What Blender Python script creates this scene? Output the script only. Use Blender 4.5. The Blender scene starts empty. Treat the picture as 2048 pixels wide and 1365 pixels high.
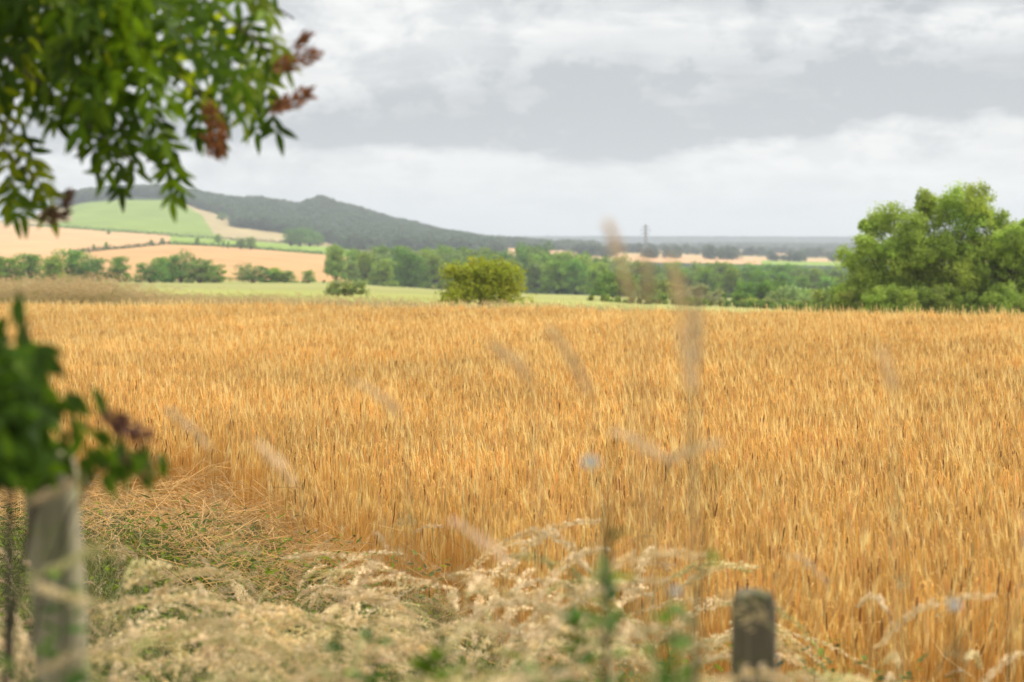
import bpy, math, random
import numpy as np
from mathutils import Vector

PI = math.pi
sc = bpy.context.scene
# ------------------------------------------------------------------ camera
F = 4836.0            # focal length in pixels of the 2048 px wide photograph (85 mm lens)
EYE = 1.9
HOR = 485.0
cam_d = bpy.data.cameras.new('camera')
cam = bpy.data.objects.new('camera', cam_d)
sc.collection.objects.link(cam)
cam.location = (0, 0, EYE)
cam.rotation_euler = (math.radians(90 - 2.339), 0, 0)
cam_d.lens = 85.0
cam_d.sensor_width = 36.0
cam_d.clip_start = 0.1
cam_d.clip_end = 40000
cam_d.dof.use_dof = True
cam_d.dof.focus_distance = 15.5
cam_d.dof.aperture_fstop = 4.1
sc.camera = cam
# ------------------------------------------------------------------ colour management
sc.view_settings.view_transform = 'Standard'
sc.view_settings.look = 'None'
sc.view_settings.exposure = 0.47
sc.view_settings.gamma = 1.0
sc.cycles.use_denoising = True
sc.cycles.max_bounces = 6
sc.cycles.diffuse_bounces = 3
sc.cycles.transmission_bounces = 4
sc.cycles.transparent_max_bounces = 6
sc.cycles.volume_bounces = 0
sc.cycles.use_adaptive_sampling = True
# ------------------------------------------------------------------ sun (soft, behind thin cloud)
SUN_EL, SUN_AZ = math.radians(50), math.radians(62)     # azimuth measured from +Y towards +X
sun_d = bpy.data.lights.new('sun', 'SUN')
sun_d.energy = 3.0
sun_d.angle = math.radians(11)
sun_d.color = (1.0, 0.93, 0.82)
sun = bpy.data.objects.new('sun', sun_d)
sc.collection.objects.link(sun)
sdir = Vector((math.sin(SUN_AZ) * math.cos(SUN_EL), math.cos(SUN_AZ) * math.cos(SUN_EL), math.sin(SUN_EL)))
sun.rotation_euler = sdir.to_track_quat('Z', 'Y').to_euler()
# ------------------------------------------------------------------ sky: Nishita behind a procedural cloud cover
world = bpy.data.worlds.new('World')
sc.world = world
world.use_nodes = True
nt = world.node_tree
nt.nodes.clear()


class NB:
    """small node-building helper"""
    def __init__(s, tree): s.t = tree
    def n(s, typ, **kw):
        x = s.t.nodes.new(typ)
        for k, v in kw.items(): setattr(x, k, v)
        return x
    def put(s, sock, v):
        if isinstance(v, bpy.types.NodeSocket): s.t.links.new(v, sock)
        elif isinstance(v, tuple) and len(v) == 3 and sock.type == 'RGBA': sock.default_value = (*v, 1)
        else: sock.default_value = v
    def m(s, op, a, b=0.0, c=0.0, clamp=False):
        x = s.n('ShaderNodeMath', operation=op, use_clamp=clamp)
        s.put(x.inputs[0], a); s.put(x.inputs[1], b); s.put(x.inputs[2], c)
        return x.outputs[0]
    def ss(s, v, a, b, lo=0.0, hi=1.0):
        x = s.n('ShaderNodeMapRange', interpolation_type='SMOOTHSTEP')
        s.put(x.inputs[0], v); s.put(x.inputs[1], a); s.put(x.inputs[2], b); s.put(x.inputs[3], lo); s.put(x.inputs[4], hi)
        return x.outputs[0]
    def lin(s, v, a, b, lo=0.0, hi=1.0):
        x = s.n('ShaderNodeMapRange')
        s.put(x.inputs[0], v); s.put(x.inputs[1], a); s.put(x.inputs[2], b); s.put(x.inputs[3], lo); s.put(x.inputs[4], hi)
        return x.outputs[0]
    def mix(s, f, a, b, bt='MIX'):
        x = s.n('ShaderNodeMix', data_type='RGBA', blend_type=bt)
        s.put(x.inputs[0], f); s.put(x.inputs[6], a); s.put(x.inputs[7], b)
        return x.outputs[2]
    def noise(s, vec, scale, detail=4, rough=0.55, dist=0.0):
        x = s.n('ShaderNodeTexNoise')
        if vec is not None: s.put(x.inputs['Vector'], vec)
        x.inputs['Scale'].default_value = scale; x.inputs['Detail'].default_value = detail
        x.inputs['Roughness'].default_value = rough; x.inputs['Distortion'].default_value = dist
        return x.outputs['Fac']
    def xyz(s, a, b, c):
        x = s.n('ShaderNodeCombineXYZ')
        s.put(x.inputs[0], a); s.put(x.inputs[1], b); s.put(x.inputs[2], c)
        return x.outputs[0]


b = NB(nt)
tc = b.n('ShaderNodeTexCoord')
sep = b.n('ShaderNodeSeparateXYZ'); nt.links.new(tc.outputs['Generated'], sep.inputs[0])
X, Y, Z = sep.outputs
az = b.m('ARCTAN2', X, Y)
el = b.m('ARCSINE', Z)
A = b.m('MULTIPLY', az, 4.836)      # azimuth and elevation in thousandths of the focal unit
E = b.m('MULTIPLY', el, 4.836)
v1 = b.xyz(b.m('MULTIPLY', A, 1.0), b.m('MULTIPLY', E, 2.6), 0.3)
v2 = b.xyz(b.m('MULTIPLY', A, 1.0), b.m('MULTIPLY', E, 3.2), 7.7)
n1 = b.noise(v1, 1.6, 6, 0.55)
n2 = b.noise(v2, 3.6, 7, 0.6, 0.3)
n3 = b.noise(b.xyz(A, b.m('MULTIPLY', E, 9.0), 3.1), 2.6, 5, 0.55)
Ew = b.m('ADD', E, b.m('ADD', b.m('MULTIPLY', b.m('SUBTRACT', n2, 0.5), 0.10), b.m('MULTIPLY', b.m('SUBTRACT', n1, 0.5), 0.08)))
# lower edge of the dark bank rises to the right
t = b.ss(A, 0.15, 1.05)
edge = b.m('ADD', 0.165, b.m('MULTIPLY', t, 0.075))
low = b.ss(Ew, b.m('SUBTRACT', edge, 0.008), b.m('ADD', edge, 0.042))
topedge = b.lin(A, -0.45, 0.15, 0.27, 0.40)
high = b.ss(Ew, b.m('SUBTRACT', topedge, 0.06), b.m('ADD', topedge, 0.05), 1.0, 0.0)
bank = b.m('MULTIPLY', low, high)
# bank a little lighter towards its upper middle
bank = b.m('MULTIPLY', bank, b.ss(b.m('SUBTRACT', Ew, edge), 0.0, 0.20, 1.0, 0.62))
bank = b.m('MULTIPLY', bank, b.lin(b.noise(b.xyz(A, b.m('MULTIPLY', E, 3.0), 21.0), 4.5, 6, 0.6), 0.35, 0.65, 0.78, 1.12))
top2 = b.m('MULTIPLY', b.ss(Ew, 0.42, 0.47), b.ss(A, -0.1, 0.35))
over = b.m('MULTIPLY', b.ss(Ew, 0.6, 1.2), b.ss(n1, 0.35, 0.65, 0.25, 0.9))
streak = b.m('MULTIPLY', b.ss(n3, 0.42, 0.68), 0.13)
n4 = b.noise(b.xyz(A, b.m('MULTIPLY', E, 1.5), 11.3), 6.5, 8, 0.58, 0.15)
puff = b.m('ADD', b.m('MULTIPLY', b.ss(n2, 0.40, 0.64), 0.26), b.m('MULTIPLY', b.ss(n4, 0.44, 0.60), b.ss(E, 0.03, 0.25, 0.08, 0.42)))
dark = b.m('MAXIMUM', bank, b.m('MULTIPLY', top2, 0.62))
dark = b.m('MAXIMUM', dark, b.m('MULTIPLY', over, 0.5))
dark = b.m('ADD', dark, b.m('ADD', streak, puff), clamp=True)
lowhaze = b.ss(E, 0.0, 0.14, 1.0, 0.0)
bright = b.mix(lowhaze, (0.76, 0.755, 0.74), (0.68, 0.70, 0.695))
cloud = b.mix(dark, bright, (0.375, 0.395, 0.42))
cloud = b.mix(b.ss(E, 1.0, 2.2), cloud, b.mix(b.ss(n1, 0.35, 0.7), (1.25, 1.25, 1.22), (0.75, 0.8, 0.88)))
sky = b.n('ShaderNodeTexSky', sky_type='NISHITA')
sky.sun_disc = False
sky.sun_elevation = SUN_EL
sky.sun_rotation = SUN_AZ
sky.air_density = 1.0
sky.dust_density = 2.0
bg1 = b.n('ShaderNodeBackground'); nt.links.new(sky.outputs[0], bg1.inputs[0]); bg1.inputs[1].default_value = 0.1
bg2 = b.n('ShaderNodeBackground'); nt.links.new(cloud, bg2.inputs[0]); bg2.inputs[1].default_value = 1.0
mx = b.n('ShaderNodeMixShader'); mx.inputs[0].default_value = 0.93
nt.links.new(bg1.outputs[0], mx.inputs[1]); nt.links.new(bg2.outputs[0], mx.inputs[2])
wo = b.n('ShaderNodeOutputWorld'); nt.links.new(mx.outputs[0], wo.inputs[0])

# ------------------------------------------------------------------ materials
def surf_mat(name, rough=0.7, ttint=(1.25, 1.3, 0.75), trans=0.0, noise_scale=0.0, noise_amt=0.25, gain=(1, 1, 1), random_amt=0.0, attr='Col', base=None, bump=0.0, spec=0.3):
    m = bpy.data.materials.new(name); m.use_nodes = True
    t = m.node_tree; t.nodes.clear(); q = NB(t)
    if base is None:
        at = q.n('ShaderNodeAttribute', attribute_name=attr); col = at.outputs['Color']
    else:
        rg = q.n('ShaderNodeRGB'); rg.outputs[0].default_value = (*base, 1); col = rg.outputs[0]
    if gain != (1, 1, 1): col = q.mix(1.0, col, gain, 'MULTIPLY')
    g = q.n('ShaderNodeNewGeometry')
    if noise_scale:
        nz = q.noise(g.outputs['Position'], noise_scale, 4, 0.6)
        f = q.lin(nz, 0.3, 0.7, 1 - noise_amt, 1 + noise_amt)
        vv = q.n('ShaderNodeCombineColor'); [q.put(vv.inputs[i], f) for i in range(3)]
        col = q.mix(1.0, col, vv.outputs[0], 'MULTIPLY')
    if random_amt:
        oi = q.n('ShaderNodeObjectInfo')
        f = q.lin(oi.outputs['Random'], 0, 1, 1 - random_amt, 1 + random_amt)
        vv = q.n('ShaderNodeCombineColor'); [q.put(vv.inputs[i], f) for i in range(3)]
        col = q.mix(1.0, col, vv.outputs[0], 'MULTIPLY')
    p = q.n('ShaderNodeBsdfPrincipled')
    q.put(p.inputs['Base Color'], col); p.inputs['Roughness'].default_value = rough
    p.inputs['Specular IOR Level'].default_value = spec
    if bump:
        bm = q.n('ShaderNodeBump'); bm.inputs['Strength'].default_value = bump; bm.inputs['Distance'].default_value = 0.01
        q.put(bm.inputs['Height'], q.noise(g.outputs['Position'], 60, 5, 0.6)); t.links.new(bm.outputs[0], p.inputs['Normal'])
    o = q.n('ShaderNodeOutputMaterial')
    if trans:
        tr = q.n('ShaderNodeBsdfTranslucent'); q.put(tr.inputs[0], q.mix(1.0, col, ttint, 'MULTIPLY'))
        mm = q.n('ShaderNodeMixShader'); mm.inputs[0].default_value = trans
        t.links.new(p.outputs[0], mm.inputs[1]); t.links.new(tr.outputs[0], mm.inputs[2]); t.links.new(mm.outputs[0], o.inputs[0])
    else:
        t.links.new(p.outputs[0], o.inputs[0])
    return m


M_BARLEY = surf_mat('ripe_barley', rough=0.55, trans=0.36, random_amt=0.10, noise_scale=0.35, noise_amt=0.10, spec=0.35)
M_GRASS = surf_mat('seeding_grass', ttint=(1.15, 1.05, 0.8), rough=0.7, trans=0.30, random_amt=0.15, noise_scale=0.6, noise_amt=0.12)
M_LEAF = surf_mat('glossy_leaf', rough=0.5, trans=0.48, noise_scale=9.0, noise_amt=0.25, spec=0.12)
M_TREE = surf_mat('tree_foliage', rough=0.75, trans=0.28, random_amt=0.16, noise_scale=0.12, noise_amt=0.18, spec=0.15)
M_BARK = surf_mat('bark', rough=0.9, base=(0.09, 0.07, 0.05), noise_scale=3.0, noise_amt=0.4, bump=0.5)
M_GROUND = surf_mat('ground_cover', rough=0.95, noise_scale=0.02, noise_amt=0.10, spec=0.1)
M_STEEL = surf_mat('galvanised_steel', rough=0.6, base=(0.26, 0.29, 0.3), noise_scale=0.3, noise_amt=0.2)
M_PETAL = surf_mat('white_petal', rough=0.6, trans=0.3, ttint=(1, 1, 1), noise_scale=30, noise_amt=0.08)
M_SEED = surf_mat('dry_seed_cluster', rough=0.8, noise_scale=20, noise_amt=0.3, trans=0.1)


# ------------------------------------------------------------------ mesh builder
class MB:
    def __init__(s): s.v = []; s.f = []; s.c = []; s.nv = 0
    def add(s, verts, faces, col):
        verts = np.asarray(verts, np.float32); faces = np.asarray(faces, np.int64)
        if len(verts) == 0: return
        col = np.asarray(col, np.float32)
        if col.ndim == 1: col = np.tile(col, (len(verts), 1))
        s.v.append(verts); s.f.append(faces + s.nv); s.c.append(col); s.nv += len(verts)
    def tube(s, path, rad, col, k=5, cap=False):
        path = np.asarray(path, float); n = len(path)
        rad = np.broadcast_to(np.asarray(rad, float), (n,))
        tg = np.gradient(path, axis=0); tg /= np.linalg.norm(tg, axis=1, keepdims=True) + 1e-9
        ref = np.array([0.31, 0.95, 0.07]) if abs(tg[0][1]) < 0.8 else np.array([0.95, 0.1, 0.3])
        a = np.cross(tg, ref); a /= np.linalg.norm(a, axis=1, keepdims=True) + 1e-9
        c = np.cross(tg, a)
        th = np.arange(k) * 2 * PI / k
        ring = path[:, None, :] + rad[:, None, None] * (np.cos(th)[None, :, None] * a[:, None, :] + np.sin(th)[None, :, None] * c[:, None, :])
        idx = np.arange(n * k).reshape(n, k)
        q = np.stack([idx[:-1], np.roll(idx[:-1], -1, 1), np.roll(idx[1:], -1, 1), idx[1:]], -1).reshape(-1, 4)
        cc = col
        if np.asarray(col).ndim == 2: cc = np.repeat(np.asarray(col), k, axis=0)
        s.add(ring.reshape(-1, 3), q, cc)
    def ribbon(s, path, wid, side, col):
        path = np.asarray(path, float); n = len(path)
        wid = np.broadcast_to(np.asarray(wid, float), (n,)); side = np.asarray(side, float)
        side = side / (np.linalg.norm(side) + 1e-9)
        l = path - side * wid[:, None] / 2; r = path + side * wid[:, None] / 2
        vs = np.stack([l, r], 1).reshape(-1, 3); i = np.arange(n - 1) * 2
        s.add(vs, np.stack([i, i + 1, i + 3, i + 2], -1), col)
    def kites(s, cen, d, nrm, length, width, col, fold=0.0):
        """many leaf-like kite quads: base at cen, pointing along d"""
        cen = np.asarray(cen, float); n = len(cen)
        if n == 0: return
        d = d / (np.linalg.norm(d, axis=1, keepdims=True) + 1e-9)
        sd = np.cross(d, nrm); sd /= np.linalg.norm(sd, axis=1, keepdims=True) + 1e-9
        length = np.broadcast_to(length, (n,))[:, None]; width = np.broadcast_to(width, (n,))[:, None]
        p0 = cen; p2 = cen + d * length
        mid = cen + d * length * 0.45
        vs = np.stack([p0, mid - sd * width / 2, p2, mid + sd * width / 2], 1).reshape(-1, 3)
        i = np.arange(n)[:, None] * 4 + np.arange(4)[None, :]
        col = np.asarray(col)
        if col.ndim == 2: col = np.repeat(col, 4, axis=0)
        s.add(vs, i, col)
    def mesh(s, name, mat):
        me = bpy.data.meshes.new(name)
        v = np.concatenate(s.v).astype(np.float32)
        groups = s.f
        lt = np.concatenate([np.full(len(f), f.shape[1]) for f in groups]); lv = np.concatenate([f.ravel() for f in groups])
        me.vertices.add(len(v)); me.vertices.foreach_set('co', v.ravel())
        me.loops.add(len(lv)); me.loops.foreach_set('vertex_index', lv.astype(np.int32))
        me.polygons.add(len(lt)); st = np.concatenate([[0], np.cumsum(lt)[:-1]])
        me.polygons.foreach_set('loop_start', st.astype(np.int32)); me.polygons.foreach_set('loop_total', lt.astype(np.int32))
        c = np.concatenate(s.c); ca = me.color_attributes.new('Col', 'FLOAT_COLOR', 'POINT')
        ca.data.foreach_set('color', np.concatenate([c, np.ones((len(c), 1), np.float32)], 1).astype(np.float32).ravel())
        me.materials.append(mat); me.update(); me.validate()
        return me
    def build(s, name, mat, parent=None):
        o = bpy.data.objects.new(name, s.mesh(name, mat)); sc.collection.objects.link(o)
        if parent is not None: o.parent = parent
        return o


def tag(o, label=None, cat=None, group=None, kind=None):
    if label: o['label'] = label
    if cat: o['category'] = cat
    if group: o['group'] = group
    if kind: o['kind'] = kind
    return o
def empty(name, loc=(0, 0, 0), rz=0.0, label=None, cat=None, group=None):
    o = bpy.data.objects.new(name, None); o.empty_display_size = 0.3
    sc.collection.objects.link(o); o.location = loc; o.rotation_euler = (0, 0, rz)
    return tag(o, label, cat, group)
def dup(root, loc, rz=0.0, scale=1.0, label=None, group=None):
    r = root.copy(); sc.collection.objects.link(r); r.location = loc; r.rotation_euler = (0, 0, rz)
    r.scale = scale if isinstance(scale, tuple) else (scale,) * 3
    if label: r['label'] = label
    if group: r['group'] = group
    for ch in list(root.children):
        c = ch.copy(); sc.collection.objects.link(c); c.parent = r
    return r


def smooth_noise2(x, y, seed=0):
    """cheap smooth pseudo noise, -1..1"""
    r = np.random.RandomState(seed); o = 0
    for i in range(6):
        a, bb, ph = r.uniform(-1, 1), r.uniform(-1, 1), r.uniform(0, 6.28); n = math.hypot(a, bb) + 1e-6
        o = o + np.sin((a * x + bb * y) / n * (1 + 0.55 * i) + ph) / (1 + 0.4 * i)
    return o / 3.2
def norm(v): return v / (np.linalg.norm(v, axis=-1, keepdims=True) + 1e-9)
def rndu(r, n): return norm(r.normal(size=(n, 3)))

# ------------------------------------------------------------------ terrain: heights that put each field where it lies
COLS = np.array([-700, 0, 60, 120, 180, 250, 350, 420, 480, 540, 600, 640, 700, 800, 900, 980, 1100, 1300, 1700, 2048, 2700], float)
def row(**k):
    return k
# for a distance d: the pixel row at which ground of each column shows (converted to metres below the eye at that distance)
ROWS = {
    100:  {-700: 598, 0: 598, 640: 602, 1000: 609, 1300: 622, 1700: 642, 2048: 646},
    200:  {-700: 580, 0: 580, 640: 583, 1000: 594, 1300: 608, 1700: 626, 2048: 630},
    350:  {-700: 570, 0: 570, 640: 571, 1000: 588, 1300: 600, 1700: 610, 2048: 612},
    500:  {-700: 563, 0: 563, 640: 565, 1000: 586, 1300: 595, 1700: 600, 2048: 600},
    700:  {-700: 530, 0: 530, 350: 533, 640: 545, 750: 575, 1000: 585, 1300: 591, 1700: 592, 2048: 592},
    900:  {-700: 510, 0: 507, 350: 508, 640: 526, 750: 560, 1000: 574, 1300: 578, 1700: 578, 2048: 578},
    1200: {-700: 485, 0: 484, 350: 489, 480: 500, 640: 509, 800: 535, 1000: 545, 1300: 548, 1700: 552, 2048: 552},
    1600: {-700: 465, 0: 458, 120: 459, 350: 472, 480: 480, 640: 493, 800: 502, 1000: 512, 1300: 520, 1700: 528, 2048: 528},
    2000: {-700: 452, 0: 446, 120: 436, 250: 430, 350: 433, 480: 442, 640: 458, 800: 474, 900: 484, 1000: 500, 1300: 510, 1700: 520, 2048: 520},
    2400: {-700: 444, 0: 441, 60: 436, 120: 408, 180: 394, 250: 388, 350: 388, 420: 403, 470: 413, 520: 411, 600: 424, 640: 411, 700: 427, 800: 456, 900: 480, 980: 493, 1100: 500, 1300: 504, 1700: 513, 2048: 513},
    2900: {-700: 452, 0: 452, 250: 430, 640: 445, 800: 472, 980: 495, 1300: 500, 1700: 508, 2048: 508},
    4000: {-700: 478, 0: 478, 640: 480, 980: 496, 1300: 497, 1700: 500, 2048: 500},
    6000: {-700: 490, 980: 491, 1300: 491, 2048: 492},
    9000: {-700: 486, 980: 486, 1150: 485, 1500: 486, 2048: 488},
    14000: {-700: 490, 2048: 490},
}
DR = np.array([0, 45, 55, 70] + sorted(ROWS), float)
TZ = np.zeros((len(DR), len(COLS)))
for i, d in enumerate(DR):
    if d <= 45: TZ[i] = 0
    elif d == 55: TZ[i] = -0.1
    elif d == 70: TZ[i] = np.interp(COLS, [-700, 0, 1000, 1700, 2700], [-0.15, -0.15, -0.3, -1.0, -1.1])
    else:
        r_ = ROWS[int(d)]; ks = sorted(r_)
        TZ[i] = EYE - (np.interp(COLS, ks, [r_[k] for k in ks]) - HOR) / F * d
LD = np.log(DR + 20)
def bank_z(x, y):
    """verge bank near the camera"""
    dist = np.hypot(x * 0.55, y)
    t = np.clip((9.5 - dist) / 6.0, 0, 1); t = t * t * (3 - 2 * t)
    return 0.5 * t
def _pchip_like(fr): return fr * fr * (3 - 2 * fr)
def zt(x, y):
    x = np.asarray(x, float); y = np.asarray(y, float)
    d = np.maximum(y, 1.0)
    px = np.clip(1024 + x / d * F, -700, 2700)
    rr = np.hypot(x, y)
    dd = np.where(y < 1, 1.0, d)
    li = np.interp(np.log(dd + 20), LD, np.arange(len(DR)))
    i0 = np.clip(li.astype(int), 0, len(DR) - 2); fr = li - i0
    ci = np.interp(px, COLS, np.arange(len(COLS))); c0 = np.clip(ci.astype(int), 0, len(COLS) - 2); fc = _pchip_like(ci - c0) * 0.5 + (ci - c0) * 0.5
    def at_row(i): return TZ[i, c0] * (1 - fc) + TZ[i, c0 + 1] * fc
    z = at_row(i0) * (1 - fr) + at_row(i0 + 1) * fr
    # behind and far beside the camera the land is level
    z = np.where(y < 1, 0.0, z)
    return z + bank_z(x, y)
def px2x(px, d): return (px - 1024.0) / F * d
def pz(py, d): return EYE - (py - HOR) / F * d
def at(px, d):
    x = px2x(px, d); return np.array([x, d, float(zt(x, d))])
def ground_row(px, d): return HOR + (EYE - zt(px2x(px, d), d)) / d * F
def solve(px, py, d0, d1):
    ds = np.linspace(d0, d1, 400); r = ground_row(px, ds); i = int(np.argmin(np.abs(r - py))); return float(ds[i])

# ground colours (albedo)
C_SOIL = (0.10, 0.065, 0.035); C_STUB = (0.30, 0.19, 0.075); C_MEAD = (0.32, 0.34, 0.075); C_MEAD2 = (0.27, 0.255, 0.10)
C_TAN = (0.50, 0.285, 0.12); C_TAN2 = (0.54, 0.33, 0.16); C_GREEN = (0.22, 0.31, 0.045); C_HILLG = (0.20, 0.27, 0.05); C_HILLB = (0.38, 0.30, 0.15)
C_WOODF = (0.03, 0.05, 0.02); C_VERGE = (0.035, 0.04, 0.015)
def near_edge(x): return np.interp(x, [-6, -3, -1.86, -.87, -.3, .27, 2.1, 4], [20, 17.6, 15.8, 13.2, 11.8, 9.6, 8.0, 6.8])
def pick(mask, col, C): C[mask] = col
def ground_color(x, y):
    d = np.maximum(y, 1.0); px = 1024 + x / d * F
    py = HOR + (EYE - zt(x, y)) / d * F
    jit = smooth_noise2(x * 0.02, y * 0.01, 5) * 1.2
    py = py + jit; n = len(x)
    C = np.tile(np.array(C_MEAD), (n, 1)); nz = smooth_noise2(x * 0.15, y * 0.05, 9)[:, None]
    m2 = smooth_noise2(x * 0.03, y * 0.012, 2)[:, None] * 0.5 + 0.5
    C = C * m2 + np.array(C_MEAD2) * (1 - m2)
    edge = near_edge(x)
    pick((y > edge - 0.6), C_STUB, C) if False else None
    near = (y < 60); C[near] = C_MEAD2
    bar = (y > edge - 0.3) & (y < 46 - x * 0.47); C[bar] = C_STUB
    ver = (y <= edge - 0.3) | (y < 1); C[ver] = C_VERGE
    far = y > 515
    L1 = np.interp(px, [-700, 0, 150, 340, 450, 640, 760], [520, 517, 507, 489.5, 494, 509, 520])
    L2 = np.interp(px, [-700, 0, 130, 340, 345, 420, 560, 640, 760], [447, 449, 456, 472, 474, 478, 487, 493, 500])
    left = far & (px < 700)
    C[left & (py >= L1)] = C_TAN
    C[left & (py < L1) & (px < 342) & (py >= L2)] = C_TAN2
    C[left & (py < L1) & (px >= 342) & (py >= L2)] = C_GREEN
    up = left & (py < L2) & (y > 1150)
    C[up] = C_HILLB
    gb = np.interp(py, [385, 400, 430, 470], [330, 352, 402, 430])
    gl = np.interp(py, [395, 420, 440, 455], [180, 130, 150, 60])
    hg = up & (px < gb) & (px > gl); C[hg] = C_HILLG
    ww = (up & (px >= 120) & (y > 2250)) ; C[ww] = C_WOODF
    mid = far & (px >= 700)
    C[mid & (y < 1500)] = C_WOODF
    st = mid & (y >= 1500) & (y < 4500)
    C[st] = C_TAN2
    k = (np.sin(x * 0.006 + np.floor(y / 330) * 2.1) > 0.55) & st; C[k] = C_HILLB
    C[mid & (y > 1500) & (y < 1750) & (px > 1520)] = C_GREEN
    ff = far & (y >= 4500); C[ff] = (0.10, 0.11, 0.05)
    k = ff & (np.sin(x * 0.002 + np.floor(y / 700) * 1.7) > 0.3) & (y < 6500); C[k] = C_TAN2
    C[(y > 1900) & (px >= 520) & (px < 985) & (y < 3000)] = C_WOODF
    return C * (1 + 0.10 * nz)

def build_ground():
    rings = np.concatenate([np.linspace(0.0, 1.6, 4), np.geomspace(2.0, 14000, 760)])
    fine = np.radians(np.linspace(-15.5, 15.5, 560)); coarse = np.radians(np.linspace(15.5, 344.5, 120))[1:-1]
    ang = np.concatenate([fine, coarse]); nA = len(ang)
    # rings are laid by forward distance inside the fan, by radius elsewhere
    R = rings[:, None] * np.ones(nA)[None, :]
    k = np.where(np.abs(np.arctan2(np.sin(ang), np.cos(ang))) < math.radians(60), 1.0 / np.maximum(np.cos(ang), 0.5), 2.0)
    R = R * k[None, :]
    x = (R * np.sin(ang)).ravel(); y = (R * np.cos(ang)).ravel()
    z = zt(x, y) + smooth_noise2(x * 1.3, y * 1.3, 1) * 0.02
    nR = len(rings); idx = np.arange(nR * nA).reshape(nR, nA)
    q = np.stack([idx[:-1], idx[1:], np.roll(idx[1:], -1, 1), np.roll(idx[:-1], -1, 1)], -1).reshape(-1, 4)[:, ::-1]
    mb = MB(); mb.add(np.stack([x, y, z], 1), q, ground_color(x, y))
    o = mb.build('ground', M_GROUND)
    for p in (0,): pass
    o.data.polygons.foreach_set('use_smooth', np.ones(len(o.data.polygons), bool))
    return tag(o, 'rolling farmland of pale meadow, tan stubble and green pasture', 'ground', kind='structure')
build_ground()

# ------------------------------------------------------------------ scatter (one object, instances made by geometry nodes)
def scatter(name, mat_variants, pts, rot, scl, idx, label, cat, kind='stuff'):
    """pts (n,3); variants are meshes instanced on the vertices of one object"""
    me = bpy.data.meshes.new(name); n = len(pts)
    me.vertices.add(n); me.vertices.foreach_set('co', np.asarray(pts, np.float32).ravel())
    a = me.attributes.new('rot', 'FLOAT_VECTOR', 'POINT'); a.data.foreach_set('vector', np.asarray(rot, np.float32).ravel())
    a = me.attributes.new('scl', 'FLOAT_VECTOR', 'POINT'); a.data.foreach_set('vector', np.asarray(scl, np.float32).ravel())
    a = me.attributes.new('idx', 'INT', 'POINT'); a.data.foreach_set('value', np.asarray(idx, np.int32))
    me.update()
    o = bpy.data.objects.new(name, me); sc.collection.objects.link(o)
    ng = bpy.data.node_groups.new(name + '_scatter', 'GeometryNodeTree')
    ng.interface.new_socket('Geometry', in_out='INPUT', socket_type='NodeSocketGeometry')
    ng.interface.new_socket('Geometry', in_out='OUTPUT', socket_type='NodeSocketGeometry')
    N = ng.nodes; L = ng.links
    gi = N.new('NodeGroupInput'); go = N.new('NodeGroupOutput')
    g2i = N.new('GeometryNodeGeometryToInstance')
    objs = []
    for k, m in enumerate(mat_variants):
        so = bpy.data.objects.new('%s_source' % name, m); objs.append(so)
    for so in reversed(objs):
        oi = N.new('GeometryNodeObjectInfo'); oi.inputs['Object'].default_value = so; oi.transform_space = 'ORIGINAL'
        oi.inputs['As Instance'].default_value = False
        L.new(oi.outputs['Geometry'], g2i.inputs[0])
    iop = N.new('GeometryNodeInstanceOnPoints')
    L.new(gi.outputs[0], iop.inputs['Points']); L.new(g2i.outputs[0], iop.inputs['Instance'])
    iop.inputs['Pick Instance'].default_value = True
    def att(nm, ty):
        x = N.new('GeometryNodeInputNamedAttribute'); x.data_type = ty; x.inputs['Name'].default_value = nm
        return [s for s in x.outputs if s.enabled and s.name == 'Attribute'][0]
    L.new(att('idx', 'INT'), iop.inputs['Instance Index'])
    e2r = N.new('FunctionNodeEulerToRotation'); L.new(att('rot', 'FLOAT_VECTOR'), e2r.inputs[0])
    L.new(e2r.outputs[0], iop.inputs['Rotation'])
    L.new(att('scl', 'FLOAT_VECTOR'), iop.inputs['Scale'])
    L.new(iop.outputs[0], go.inputs[0])
    md = o.modifiers.new('scatter', 'NODES'); md.node_group = ng
    return tag(o, label, cat, kind=kind)

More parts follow.
